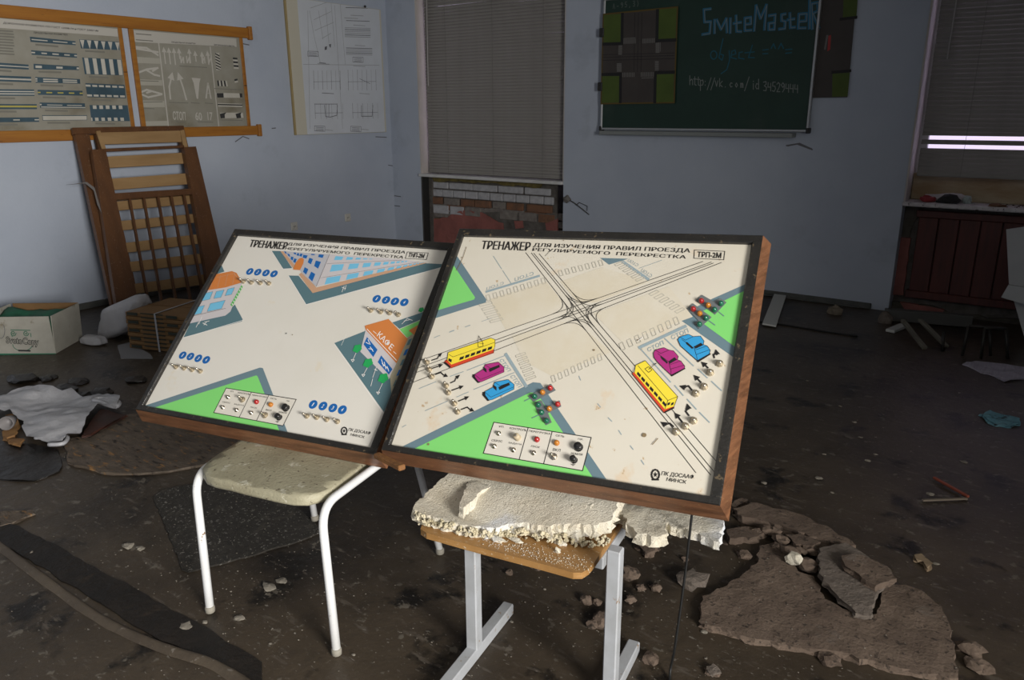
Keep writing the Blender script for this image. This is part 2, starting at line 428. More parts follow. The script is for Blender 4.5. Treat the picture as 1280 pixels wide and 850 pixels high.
zsheet('mounting_foam', cB((285, 140), (420, 142), (650, 155), (830, 165), (915, 175), (895, 205), (830, 196), (720, 190), (600, 176), (500, 172), (400, 165), (300, 166)), YN, .035, M_foam, niche, .012, 6)
obj('side_mortar', abox(W1[0] + .002, W1[0] + .07, YN - .03, YN + .02, 0, .78, .008), M_mortar, niche)
obj('edge_strip', abox(W1[0] + .001, W1[0] + .014, YB + .004, YN, 0, .785, .002), mat('dark_metal', (.05, .05, .05), .5, metal=.6), niche)

# ---- right niche: dark red painted panel, side strip of red plaster, broken bottom edge
niche2 = [o for o in COL.objects if o.name.startswith('wall_niche')][1]
cR = crop(1090, 240, 4.721)
M_dred = mat('dark_red_boards', (.095, .026, .021), .55, (.062, .020, .017), 5, stretch=(6, 6, .6))
M_dred2 = M_dred
M_rot = mat('mouldy_plaster', (.10, .09, .075), .95, (.05, .045, .036), 12, bump=.7)
def rect_y(name, px, Y, d, m, parent, bev=.004):
    P = ypoly(px, Y); x0, x1 = min(p[0] for p in P), max(p[0] for p in P); z0, z1 = min(p[2] for p in P), max(p[2] for p in P)
    return obj(name, abox(x0, x1, Y - d, Y + .004, max(z0, .004), z1, bev), m, parent)
zsheet('painted_plaster', cR((165, 265), (232, 270), (190, 605), (118, 600)), YB + ND, .03, M_redpaint, niche2, .006, 7)
zsheet('mouldy_plaster', cR((185, 72), (300, 80), (255, 170), (225, 265), (165, 265)), YB + ND, .02, M_rot, niche2, .01, 8)
zsheet('mouldy_plaster', cR((120, 640), (300, 660), (420, 690), (520, 720), (740, 740), (900, 750), (900, 790), (100, 760)), YB + ND, .03, M_rot, niche2, .012, 9)
zsheet('painted_plaster', cR((170, 645), (330, 668), (430, 690), (420, 705), (200, 690)), YB + ND, .036, M_redpaint, niche2, .006, 10)
rad = thing('radiator_screen', 'dark red painted wooden screen in the niche under the littered window sill', 'screen', (-.2, YB + ND - .02, .05))
sx0, sx1 = -.885, .70
for k in range(12):
    a = sx0 + (sx1 - sx0) * k / 12; b = sx0 + (sx1 - sx0) * (k + 1) / 12 - .006
    obj('panel_board', abox(a, b, YB + ND - .045, YB + ND - .02, .16, .70, .004), M_dred, rad)
obj('top_rail', abox(sx0 - .02, sx1, YB + ND - .06, YB + ND, .70, .75, .005), M_dred2, rad)
obj('bottom_rail', abox(sx0 - .02, sx1, YB + ND - .06, YB + ND, .105, .16, .005), M_dred2, rad)
obj('upright', abox(-.10, -.05, YB + ND - .065, YB + ND - .02, .16, .70, .005), M_dred2, rad)

# ---- blinds
def blind(x0, x1, y, zb, zt, label, pitch, m, m2, skip=(), droop=(), rodx=.12, wave=0.0):
    t = thing('window_blind', label, 'blind', ((x0 + x1) / 2, y, zb))
    prof = [(-.018, .0), (-.008, .0055), (.008, .0055), (.018, 0)]   # along slat height, bow
    L = (x1 - x0) / 2; cxm = (x0 + x1) / 2
    def slat_shape(tilt):
        V = []
        for sx in (-L, L):
            for h, b in prof:
                V.append((sx, -b * cos(tilt) + h * sin(tilt), h * cos(tilt) + b * sin(tilt)))
        return V, [[i, i + 1, i + 5, i + 4] for i in range(3)]
    protos = {}
    n = int((zt - zb) / pitch); rnd = random.Random(int(x0 * 100))
    for k in range(n):
        if k in skip: continue
        tilt = radians(28 if k not in droop else 50); mm = m if rnd.random() > .06 else m2
        key = (round(tilt, 3), mm.name)
        if key not in protos:
            me = bpy.data.meshes.new('slat'); V, F = slat_shape(tilt); me.from_pydata(V, [], F); me.materials.append(mm); me.polygons.foreach_set('use_smooth', [True] * 3); protos[key] = me
        o = bpy.data.objects.new('slat', protos[key]); COL.objects.link(o); o.parent = t
        o.location = (0, rnd.uniform(-.001, .001), .03 + k * pitch); o.rotation_euler = (0, rnd.uniform(-.0009, .0009) - wave, 0)
    obj('bottom_rail', abox(x0, x1, y - .012, y + .012, zb - .002, zb + .018, .004), m, t)
    obj('head_rail', abox(x0, x1, y - .02, y + .02, zt, zt + .035, .004), m, t)
    for f in (.16, .5, .84):
        xx = x0 + (x1 - x0) * f
        obj('ladder_cord', tube([(xx, y - .014, zb), (xx, y - .014, zt)], .0012, 5), mat('cord', (.16, .15, .14), .8), t)
    obj('tilt_wand', tube([(x0 + rodx, y - .03, zt - .01), (x0 + rodx - .01, y - .035, zt - (zt - zb) * .5)], .004, 8), mat('wand', (.35, .34, .33), .3), t)
    return t
blind(W1[0] + .05, W1[1] - .012, YB + .09, W1[2] + .012, 2.56, 'grey slatted blind closed over the window above bare bricks', .0290, M_slat, M_slat2, skip=(), droop=(), rodx=.06)
zb2 = onY(1210, 222, YB + .09)[2]
blind(W2[0] + .05, W2[1] - .02, YB + .09, zb2, 2.56, 'grey slatted blind with bright gaps over the littered sill', .0295, M_slat2, M_slat2, skip=(6, 8), droop=(), rodx=.10)

# ------------------------------------------------------------------ the two training boards
M_paper = mat('cream_panel', (.63, .59, .505), .42, (.57, .525, .43), 2.2, spec=.35, lo=.42, hi=.8, spots=[((.62, .50, .36), 7.5, .69, .1), ((.45, .33, .2), 30, .75, .03)])
M_paper2 = mat('pale_panel', (.64, .615, .56), .42, (.585, .56, .495), 2.0, spec=.35, lo=.42, hi=.8, spots=[((.62, .54, .40), 6.5, .7, .1)])
M_black = mat('black_lacquer', (.012, .0115, .011), .28, (.02, .018, .016), 12, spec=.55, bump=.25, bscale=90, spots=[((.10, .075, .045), 55, .69, .04)])
M_side = mat('brown_side_wood', (.22, .098, .047), .4, (.115, .052, .026), 9, stretch=(1, 1, 7), bump=.15, bscale=60, spec=.5, spots=[((.09, .04, .02), 4, .6, .15), ((.34, .22, .10), 60, .72, .04)])
M_side_d = M_side
M_backply = mat('plywood_back', (.25, .17, .10), .8, (.19, .12, .07), 5, stretch=(1, 6, 1))
pm = lambda n, c, r=.45: mat('print_' + n, c, r, spec=.3)
P_green = pm('green', (.20, .60, .16)); P_grey = pm('slate', (.13, .20, .235)); P_black = pm('black', (.018, .017, .017)); P_line = pm('line_grey', (.27, .34, .37))
P_pale = pm('pale_line', (.46, .44, .375)); P_yel = pm('yellow', (.80, .64, .05)); P_red = pm('red', (.58, .06, .025)); P_mag = pm('magenta', (.38, .03, .19)); P_blue = pm('sky_blue', (.035, .30, .60))
P_dblue = pm('blue', (.01, .11, .36)); P_white = pm('white', (.74, .72, .70)); P_oran = pm('orange', (.56, .19, .05)); P_tan = pm('tan', (.50, .30, .19)); P_wall = pm('lilac_wall', (.52, .49, .50)); P_wall2 = pm('shaded_lilac', (.42, .42, .45))
P_win = pm('window_blue', (.16, .46, .66)); P_tree = pm('tree_green', (.02, .33, .09)); P_stain = pm('yellow_stain', (.66, .57, .40)); P_pink = pm('pink_stain', (.70, .55, .50))
P_beige = pm('beige_wall', (.34, .31, .22)); P_dslate = pm('deep_slate', (.09, .165, .19)); P_cream = pm('cream_plate', (.63, .595, .525))
M_chrome = mat('nickel', (.55, .50, .42), .3, metal=1.0)
M_brass = mat('tarnished_brass', (.55, .47, .34), .36, metal=.85)
M_knobk = mat('black_knob', (.012, .011, .011), .25, spec=.6)
M_knobc = mat('cream_knob', (.46, .38, .26), .4)
lens = lambda n, c: mat('lamp_' + n, c, .12, spec=.8)
L_red, L_amb, L_grn = lens('red', (.32, .012, .012)), lens('amber', (.42, .15, .015)), lens('green', (.008, .10, .055))
M_plate = mat('lamp_plate', (.17, .19, .20), .4, metal=.3)

def board(pl, W_, H_, name, label, paper):
    t = thing(name, label, 'training board', pl.pt(W_ / 2, 0, -.05))
    TH, FL, REC = .066, .016, .013
    bars = []
    bw = dict(l=.021, r=.027, t=.026, b=.020)
    O = [(0, 0), (W_, 0), (W_, H_), (0, H_)]
    I = [(bw['l'], bw['b']), (W_ - bw['r'], bw['b']), (W_ - bw['r'], H_ - bw['t']), (bw['l'], H_ - bw['t'])]
    Bk = [(-FL, -FL), (W_ + FL, -FL), (W_ + FL, H_ + FL), (-FL, H_ + FL)]
    side_m = [M_side_d, M_side, M_side_d, M_side_d]
    ch = .003
    for i, nm in enumerate(('bottom_bar', 'right_bar', 'top_bar', 'left_bar')):
        j = (i + 1) % 4
        def ring(a, b, t_): return ((a[0] + (b[0] - a[0]) * t_), (a[1] + (b[1] - a[1]) * t_))
        V, F, Mi = [], [], []
        # cross-sections at both mitred ends: back outer, front outer (chamfered), front inner, panel inner, back inner
        for c in (i, j):
            o_, n_, k_ = O[c], I[c], Bk[c]
            V += [pl.pt(*k_, -TH), pl.pt(*o_, -ch), pl.pt(*ring(o_, n_, .12), 0), pl.pt(*ring(o_, n_, .88), 0), pl.pt(*n_, -ch), pl.pt(*n_, -REC - .004), pl.pt(*ring(k_, n_, .6), -TH)]
        n = 7
        for q in range(n):
            F.append([q, (q + 1) % n, (q + 1) % n + n, q + n][::-1]); Mi.append(1 if q in (0, 6, 5) else 0)
        F.append(list(range(n))); Mi.append(1); F.append([k + n for k in range(n)][::-1]); Mi.append(1)
        obj(nm, (V, F), [M_black, side_m[i]], t, mi=Mi)
    c = pl.pt(W_ / 2, H_ / 2, -REC - .002)
    obj('panel', box(c, pl.ex * (W_ / 2 - .018), pl.ey * (H_ / 2 - .016), pl.n * .002), paper, t)
    obj('back_sheet', box(pl.pt(W_ / 2, H_ / 2, -TH + .004), pl.ex * (W_ / 2 + .006), pl.ey * (H_ / 2 + .006), pl.n * .003), M_backply, t)
    return t, (bw['l'] - .004, W_ - bw['r'] + .004, bw['b'] - .004, H_ - bw['t'] + .004), -REC + .0004
def toggle(t, pl, h, p, tilt=(0, 0), m=None, big=1.0):
    u, v = pl.uv(p, h + .006); m = m or M_brass
    a = obj('toggle_switch', lathe(pl.pt(u, v, h - .001), pl.n, [(.0088 * big, 0), (.0088 * big, .004), (.0068 * big, .005), (.0068 * big, .009), (.005 * big, .010)], 8, pl.ex), m, t)
    d = unit(pl.n + pl.ex * tilt[0] + pl.ey * tilt[1])
    obj('lever', lathe(pl.pt(u, v, h + .007), d, [(.0026, 0), (.0028, .006), (.0040, .011), (.0042, .0135), (.0028, .0155), (.0008, .016)], 8), M_chrome, a, True)
def dome(t, pl, h, p, m, r=.0083, nm='lamp'):
    u, v = pl.uv(p, h + .004)
    a = obj(nm, lathe(pl.pt(u, v, h - .0005), pl.n, [(r, 0), (r, .003), (r * .94, .0065), (r * .78, .0095), (r * .5, .0118), (r * .2, .0128)], 12), m, t, True)
    return a
def knob(t, pl, h, p, m, r, hh, nm='knob'):
    u, v = pl.uv(p, h + hh * .6)
    a = obj(nm, lathe(pl.pt(u, v, h - .0005), pl.n, [(r * 1.1, 0), (r * 1.1, .003), (r * .8, .004), (r, .007), (r, hh - .002), (r * .8, hh), (r * .2, hh + .0005)], 12), m, t, True)
    obj('screw_cap', lathe(pl.pt(u, v, h + hh), pl.n, [(r * .4, 0), (r * .4, .002), (r * .2, .003)], 8), M_chrome if m is not M_knobk else M_knobk, a)
def button(t, pl, h, p):
    u, v = pl.uv(p, h + .003)
    obj('push_button', lathe(pl.pt(u, v, h - .0005), pl.n, [(.0072, 0), (.0072, .003), (.0048, .0035), (.0048, .009), (.003, .0105), (.0006, .0108)], 10), M_chrome, t, True)

# pose of the right board from its four corners, seated at z = 0.49
q = [ray(*p) for p in ((573, 285), (952.5, 293.5), (900, 632), (476, 562))]
s_ = np.linalg.solve(np.array([q[1], q[3], -q[2]]).T, q[0])
K = [q[0], q[1] * s_[0], q[2] * s_[2], q[3] * s_[1]]; sc_ = (.515 - CAM_H) / K[3][2]; K = [CAM + k * sc_ for k in K]
B1 = Plane(K[3], K[1] - K[0], K[0] - K[3]); BW, BH = .9605, .781
B2 = Plane(CAM + (np.array((-2.553, 1.290, .452)) - CAM) * .974, (.976, .217, .003), (-.159, .703, .693))

# ============ right board: controlled crossing
t1, R1, h1 = board(B1, BW, BH, 'traffic_training_board', 'black framed traffic training board with trams, cars and tram tracks, leaning on plaster slab', M_paper)
c2 = crop(470, 270, 2.18); b4 = crop(470, 400, 4.252); b5 = crop(560, 280, 5.665); b6 = crop(740, 280, 4.72); b7 = crop(740, 420, 3.54)
b8 = crop(580, 500, 6.07); Fz = crop(580, 290, 7.11); Gz = crop(690, 340, 6.07); Hz = crop(780, 400, 5.664)
P = Print(B1, h1, R1)
P.poly(P_grey, b5((50, 205), (272, 535), (268, 555), (-130, 680), (-75, 560))).poly(P_green, b5((25, 270), (192, 520), (185, 535), (-120, 625)), 1).build('pavement_print', t1)
P.poly(P_grey, c2((60, 634), (428, 453), (448, 455), (640, 735), (300, 760))).poly(P_green, c2((105, 634), (420, 481), (438, 482), (596, 720), (300, 730)), 1).build('pavement_print', t1)
P.poly(P_grey, b6((990, 318), (712, 440), (512, 543), (520, 565), (900, 832))).poly(P_green, b6((960, 365), (615, 533), (605, 550), (880, 752)), 1).build('pavement_print', t1)
P.poly(P_grey, b6((48, 200), (215, 205), (100, 240)))
P.build('pavement_print', t1)
# yellowed middle of the crossing, zebra crossings
P_tint = mat('print_yellowed', (.59, .53, .41), .45, (.625, .58, .485), 5, lo=.4, hi=.62)
for q_ in ([(612, 374), (683, 352), (702, 376), (700, 390), (632, 412)], [(700, 352), (752, 334), (792, 346), (812, 352), (745, 378), (722, 378)], [(742, 392), (836, 358), (866, 396), (778, 428)], [(640, 420), (700, 402), (722, 404), (764, 440), (690, 470), (655, 452)]):
    P = Print(B1, h1, R1); P.poly(P_tint, q_, .3).build('road_tint_print', t1)
P = Print(B1, h1, R1)
def zebra(p0, p1, n, d, C, w=.0016):
    for i in range(n):
        t_ = i / (n - 1); x, y = p0[0] + (p1[0] - p0[0]) * t_, p0[1] + (p1[1] - p0[1]) * t_
        hx, hy = (p1[0] - p0[0]) / (n - 1) * .24, (p1[1] - p0[1]) / (n - 1) * .24
        P.line(P_pale, C((x - hx, y - hy), (x - hx + d[0], y - hy + d[1]), (x + hx + d[0], y + hy + d[1]), (x + hx, y + hy)), w, 2, True)
    P.build('crossing_print', t1)
zebra((225, 610), (715, 460), 9, (-14, -48), Fz); zebra((870, 390), (1225, 300), 7, (-16, -46), Fz); zebra((140, 655), (235, 800), 5, (110, -28), Fz)
zebra((545, 592), (955, 400), 8, (-22, -52), Gz); zebra((20, 835), (370, 672), 8, (-14, -46), Gz); zebra((745, 175), (940, 308), 6, (60, -30), Gz); zebra((140, 245), (262, 335), 6, (45, -20), b6); zebra((745, 195), (800, 318), 7, (50, -18), b4)
P = Print(B1, h1, R1)
def L1(*k):
    P.line(*k).build('lane_marking_print', t1)
def T1(*k):
    P.text(*k).build('stop_lettering', t1)
L1(P_line, b5((272, 480), (645, 368)), .0075, 1)
L1(P_line, b5((322, 228), (380, 318)), .0018, 1)
L1(P_line, b5((388, 330), (447, 420)), .0018, 1)
L1(P_line, b6((182, 222), (332, 326)), .0085, 1)
L1(P_line, b6((278, 262), (412, 214)), .0014, 1)
L1(P_line, Hz((110, 195), (435, 45)), .0095, 1)
L1(P_line, Hz((118, 205), (330, 440)), .003, 1)
L1(P_line, Hz((290, 132), (492, 325)), .003, 1)
L1(P_line, b4((690, 182), (798, 352)), .0095, 1)
L1(P_line, b4((484, 268), (690, 188)), .0022, 1)
L1(P_line, b4((520, 370), (735, 280)), .0022, 1)
for a, b in (((360, 465), (420, 535)), ((448, 562), (512, 632)), ((535, 655), (605, 725)), ((620, 435), (690, 500)), ((525, 350), (590, 410))): L1(P_line, Hz(a, b), .003, 1)
for a, b in (((230, 365), (320, 328)), ((262, 483), (380, 432)), ((395, 300), (465, 275)), ((430, 410), (492, 383)), ((390, 65), (415, 55)), ((310, 95), (340, 82)), ((475, 38), (500, 28)), ((140, 570), (160, 558))): L1(P_line, b4(a, b), .002, 1)
for a, b in (((25, 300), (38, 315)), ((72, 362), (88, 378)), ((118, 418), (130, 436)), ((170, 486), (182, 502)), ((218, 550), (230, 568))): L1(P_line, b7(a, b), .0024, 1)
for a, b in (((205, 790), (218, 822)),): L1(P_line, Gz(a, b), .002, 1)
for a, b in (((10, 768), (45, 755)), ((125, 730), (158, 718)), ((240, 690), (330, 660))): L1(P_line, b5(a, b), .0014, 1)
for bl, br, tl, C in (((172, 228), (284, 172), (163, 200), Hz), ((340, 142), (460, 88), (330, 112), Hz)): T1(P_line, 'СТОП', *C(bl, br, tl), 1, .012)
for bl, br, tl in (((655, 213), (700, 275), (675, 205)), ((712, 300), (756, 360), (735, 290))): T1(P_line, 'СТОП', *b4(bl, br, tl), 1, .012)
for bl, br, tl in (((355, 440), (203, 492), (352, 466)), ((618, 352), (452, 408), (620, 382))): T1(P_line, 'СТОП', *Fz(bl, br, tl), 1)
for bl, br, tl in (((278, 238), (222, 205), (265, 252)), ((358, 300), (300, 262), (345, 318))): T1(P_line, 'СТОП', *b6(bl, br, tl), 1)

# tram tracks
P = Print(B1, h1, R1); TW = .0015
tA = [((657.4, 316), (870, 591)), ((664.4, 316.4), (888.3, 593.7)), ((667.5, 316.7), (892.5, 589.5)), ((674.2, 317.4), (895.4, 576.8))]
tB = [((526, 450.6), (878.8, 327)), ((518, 462), (889.4, 327.7)), ((514.7, 468), (892, 329)), ((514.7, 478.8), (902, 328.3))]
for a, b in tA + tB: P.line(P_black, [a, b], TW, 2)
def isec(l, m):
    (x1, y1), (x2, y2) = l; (x3, y3), (x4, y4) = m; d = (x1 - x2) * (y3 - y4) - (y1 - y2) * (x3 - x4)
    a, b = x1 * y2 - y1 * x2, x3 * y4 - y3 * x4; return ((a * (x3 - x4) - (x1 - x2) * b) / d, (a * (y3 - y4) - (y1 - y2) * b) / d)
def along(l, p, L): d = np.array(l[1]) - np.array(l[0]); d = d / np.linalg.norm(d); return (p[0] + d[0] * L, p[1] + d[1] * L)
for i, j, sa, sb in ((0, 0, -1, -1), (1, 1, -1, -1), (2, 0, -1, 1), (3, 0, -1, 1), (3, 3, 1, 1), (2, 2, 1, 1), (0, 3, 1, -1), (1, 3, 1, -1), (1, 2, -1, -1), (2, 1, 1, 1), (0, 2, -1, -1), (3, 1, 1, 1), (1, 0, -1, 1), (2, 3, 1, -1), (0, 1, 1, -1), (3, 2, -1, 1)):
    c = isec(tA[i], tB[j]); a = along(tA[i], c, sa * 19); b = along(tB[j], c, sb * 21)
    P.line(P_black, [tuple(np.array(a) * (1 - t) ** 2 + np.array(c) * 2 * t * (1 - t) + np.array(b) * t * t) for t in [k / 6 for k in range(7)]], TW, 3)
P.line(P_black, Fz((765, 172), (722, 215)), .0012, 3)
P.build('tram_track_print', t1)
# trams
P = Print(B1, h1, R1)
P.poly(P_red, b4((360, 228), (398, 258), (628, 176), (626, 150), (400, 232), (374, 210)), 3).poly(P_yel, b4((385, 174), (612, 97), (634, 106), (634, 138), (624, 158), (402, 238), (380, 214)), 4)
P.line(P_black, b4((390, 185), (410, 198), (634, 120)), .0012, 5).line(P_black, b4((385, 174), (612, 97), (634, 106), (634, 138), (626, 175), (398, 258), (362, 230), (380, 214), (385, 174)), .0012, 5)
for i in range(6):
    x = 440 + i * 30; y = 214 - i * 10.4; P.poly(P_black, b4((x + 8, y - 14), (x + 30, y - 21), (x + 26, y - 6), (x + 4, y + 2)), 5)
P.poly(P_black, b4((388, 205), (405, 212), (402, 228), (386, 218)), 5).poly(P_black, b4((362, 228), (374, 226), (400, 250), (392, 256)), 5)
P.line(P_black, b4((548, 86), (568, 118), (572, 142), (545, 146), (542, 122), (548, 86)), .0012, 6).line(P_black, b4((544, 124), (574, 128)), .001, 6)
P.build('tram_print', t1)
P = Print(B1, h1, R1)
P.poly(P_red, Hz((58, 382), (78, 366), (292, 622), (350, 612), (356, 626), (285, 660)), 3).poly(P_yel, Hz((85, 322), (152, 290), (382, 545), (356, 612), (290, 634), (76, 376)), 4)
P.line(P_black, Hz((85, 322), (152, 290), (382, 545), (356, 612), (355, 626), (285, 660), (58, 382), (85, 322)), .0013, 5).line(P_black, Hz((100, 325), (312, 572), (380, 545)), .0011, 5).line(P_black, Hz((312, 572), (292, 630)), .0011, 5)
for i in range(7):
    x, y = 100 + i * 30, 368 + i * 34.5; P.poly(P_black, Hz((x, y), (x + 22, y + 25), (x + 14, y + 42), (x - 8, y + 17)), 5)
for x in (312, 338): P.poly(P_black, Hz((x, 590), (x + 18, 583), (x + 12, 602), (x - 5, 608)), 5)
P.poly(P_black, Hz((290, 650), (352, 618), (358, 628), (284, 664)), 5).line(P_black, Hz((150, 350), (176, 334), (200, 356), (176, 374), (150, 350)), .0012, 6).line(P_black, Hz((176, 352), (232, 308), (205, 318)), .0012, 6)
P.build('tram_print', t1)
# cars
def car(C, col, body, shadow, wins, lines):
    global P
    P = Print(B1, h1, R1); P.poly(P_black, C(*shadow), 3).poly(col, C(*body), 4).line(P_black, C(*body), .0012, 5, True)
    for w in wins: P.poly(P_black, C(*w), 5)
    for l in lines: P.line(P_black, C(*l), .001, 5)
    P.build('car_print', t1)
car(b4, P_mag, [(525, 292), (572, 262), (582, 238), (652, 225), (682, 252), (682, 278), (562, 330), (546, 330), (527, 305)], [(514, 290), (528, 290), (556, 332), (542, 336), (512, 304)],
    [[(572, 250), (588, 262), (590, 282), (572, 268)], [(600, 262), (655, 240), (660, 252), (606, 278)]], [[(527, 292), (558, 318), (680, 268)], [(582, 240), (610, 258), (665, 238)]])
car(b4, P_blue, [(580, 382), (624, 358), (632, 332), (704, 318), (736, 345), (734, 370), (622, 424), (602, 428), (582, 402)], [(568, 384), (582, 382), (606, 428), (594, 432), (566, 400)],
    [[(624, 345), (642, 358), (642, 378), (626, 364)], [(652, 358), (708, 335), (714, 347), (658, 374)]], [[(582, 386), (612, 412), (732, 358)], [(634, 334), (662, 352), (718, 332)]])
car(Hz, P_mag, [(210, 238), (222, 214), (285, 198), (318, 214), (352, 220), (386, 260), (380, 284), (404, 292), (432, 330), (428, 345), (335, 392), (290, 352), (240, 302), (214, 268)], [(330, 392), (428, 338), (437, 346), (338, 402)],
    [[(316, 296), (360, 266), (376, 284), (326, 312)], [(258, 260), (272, 262), (312, 302), (306, 312), (268, 280)]], [[(240, 240), (320, 300), (330, 350), (430, 322)], [(222, 214), (262, 240), (318, 216)], [(330, 318), (400, 292)], [(333, 350), (335, 390)]])
car(Hz, P_blue, [(382, 142), (396, 122), (458, 103), (492, 120), (542, 116), (568, 152), (562, 176), (590, 186), (612, 216), (606, 242), (520, 290), (472, 248), (402, 186)], [(514, 292), (608, 234), (616, 244), (524, 302)],
    [[(494, 192), (546, 164), (562, 180), (508, 206)], [(436, 158), (450, 160), (492, 198), (484, 208), (444, 174)]], [[(410, 140), (500, 205), (512, 248), (610, 212)], [(396, 122), (436, 146), (492, 120)], [(510, 214), (588, 186)], [(514, 250), (520, 288)]])
# arrows
P = Print(B1, h1, R1)
for a in ([(640, 268), (634, 246), (656, 236), (650, 208)], [(595, 340), (575, 320), (546, 296)], [(545, 442), (520, 416), (493, 390)], [(480, 495), (458, 468), (428, 478), (392, 468)], [(460, 677), (438, 648), (456, 626), (448, 592)], [(412, 722), (386, 690), (358, 657)], [(350, 755), (326, 733), (292, 742), (260, 722)]):
    P.arrow(P_black, Hz(*a), .0042, .0165, 3).build('arrow_print', t1)
for a in ([(298, 215), (328, 205), (336, 190), (354, 174)], [(300, 258), (330, 248), (358, 236)], [(318, 290), (346, 280), (358, 292), (384, 302)], [(398, 335), (420, 325), (426, 310), (448, 292)], [(405, 375), (440, 362), (468, 351)], [(440, 432), (470, 420), (497, 407)], [(455, 476), (486, 464), (500, 476), (524, 486)]):
    P.arrow(P_black, b4(*a), .0036, .014, 3).build('arrow_print', t1)
# lettering
P = Print(B1, h1, R1)
P.bold(P_black, 'ТРЕНАЖЕР', *Fz((150, 152), (580, 168), (166, 78)), 2, .8).build('title_lettering', t1)
P.bold(P_black, 'ДЛЯ ИЗУЧЕНИЯ ПРАВИЛ ПРОЕЗДА', (666.3, 309.4), (862, 316.9), (668, 303.8), 2, .4).build('title_lettering', t1)
P.bold(P_black, 'РЕГУЛИРУЕМОГО  ПЕРЕКРЕСТКА', (665.2, 313.8), (857, 323.6), (666.5, 309.9), 2, .4).build('title_lettering', t1)
P.line(P_black, b6((605, 154), (784, 162), (778, 212), (602, 203)), .0018, 2, True).text(P_black, 'ТРП-2М', *b6((620, 196), (762, 203), (624, 163)), 2, .025)
P.build('title_lettering', t1)
P = Print(B1, h1, R1)
def emblem(C, c, sx, sy):
    for k in range(12):
        a = 2 * pi * k / 12; P.line(P_black, C((c[0] + sx * cos(a), c[1] + sy * sin(a)), (c[0] + sx * cos(a + .5), c[1] + sy * sin(a + .5))), .0042, 2)
    st = [(c[0] + sx * .62 * (1 if k % 2 == 0 else .42) * sin(k * pi / 5), c[1] - sy * .62 * (1 if k % 2 == 0 else .42) * cos(k * pi / 5)) for k in range(10)]
    P.poly(P_black, C(*st), 2)
    P.line(P_black, C((c[0] - sx * .8, c[1] + sy * 1.02), (c[0] + sx * .8, c[1] + sy * 1.02)), .004, 2)
emblem(b7, (281, 614), 17, 22)
P.text(P_black, 'ПК ДОСААФ', *b7((306, 620), (449, 637), (312, 598)), 2, .006).text(P_black, 'МИНСК', *b7((329, 642), (416, 655), (333, 626)), 2, .006)
P.build('maker_emblem_print', t1)
# control panel
def ctrl(pl, h, R, t, C, quad, divs, labels, gnd):
    global P
    P = Print(pl, h, R); P.poly(P_cream, C(*quad), 2).line(P_black, C(*quad), .0024, 3, True)
    for d in divs: P.line(P_black, C(*d), .0022, 3)
    for s, bl, br, tl in labels: P.text(P_black, s, *C(bl, br, tl), 3, .015)
    x, y = gnd; P.line(P_black, C((x, y - 12), (x, y)), .001, 3)
    for i, w in enumerate((18, 11, 5)): P.line(P_black, C((x - w, y + i * 5), (x + w, y + i * 5 + 1)), .0011, 3)
    P.build('control_panel_print', t)
ctrl(B1, h1, R1, t1, b8, [(228, 170), (966, 286), (900, 538), (148, 405)], [[(488, 212), (420, 452)], [(670, 241), (605, 487)]],
     [('УП.', (262, 208), (305, 214), (266, 194)), ('КОНТРОЛЬ', (345, 222), (474, 240), (350, 206)), ('СБРОС', (208, 314), (290, 324), (213, 298)), ('ЗАДАЧА', (335, 332), (438, 348), (340, 318)),
      ('ПЕРЕГРУЗКА', (492, 242), (656, 266), (496, 228)), ('ПУСК', (508, 358), (574, 368), (513, 344)), ('СЕТЬ', (694, 276), (760, 286), (699, 262)), ('ВКЛ', (672, 386), (730, 394), (678, 366)), ('ПР.', (864, 302), (905, 309), (868, 290)), ('ЗЕМЛЯ', (808, 414), (898, 424), (812, 398))], (828, 488))
button(t1, B1, h1, b8((262, 252))[0]); knob(t1, B1, h1, b8((400, 277))[0], M_knobc, .0088, .02); button(t1, B1, h1, b8((228, 350))[0]); button(t1, B1, h1, b8((374, 378))[0]); dome(t1, B1, h1, b8((552, 298))[0], L_red)
button(t1, B1, h1, b8((527, 400))[0]); dome(t1, B1, h1, b8((702, 324))[0], L_amb); knob(t1, B1, h1, b8((864, 350))[0], M_knobk, .0112, .017); toggle(t1, B1, h1, b8((678, 426))[0], (-.2, .1), M_chrome, 1.15); knob(t1, B1, h1, b8((828, 445))[0], M_knobk, .0085, .022)
# switches and traffic lamps
for p in ((675, 303), (608, 367), (565, 467), (505, 515), (490, 708), (432, 747), (365, 787)): toggle(t1, B1, h1, Hz(p)[0], (.3, -.3), None, 1.2)
for p in ((268, 222), (281, 260), (294, 298), (370, 346), (381, 383), (414, 441), (431, 485)): toggle(t1, B1, h1, b4(p)[0], (.1, .2))
def signal(C, plates, lamps, post):
    for pl_ in plates:
        pr = [B1.pt(*B1.uv(p, h1), h1) for p in C(*pl_)]
        s = obj('signal_plate', prism(pr, B1.n, .0022), M_plate, t1)
    for p, m in lamps: dome(t1, B1, h1 + .002, C(p)[0], m, .0078, 'signal_lamp')
    global P
    P = Print(B1, h1, R1)
    for l in post: P.line(P_grey, C(*l), .0025, 4).build('signal_post_print', t1)
signal(b4, [[(808, 406), (932, 342), (956, 374), (838, 436)], [(842, 440), (880, 428), (903, 466), (978, 430), (985, 460), (915, 496), (935, 545), (905, 560), (862, 500)]],
       [((925, 360), L_red), ((884, 383), L_amb), ((842, 405), L_grn), ((965, 446), L_red), ((920, 470), L_amb), ((879, 490), L_grn), ((862, 450), L_grn), ((906, 534), L_grn)], [[(790, 432), (818, 418)], [(830, 522), (868, 505)]])
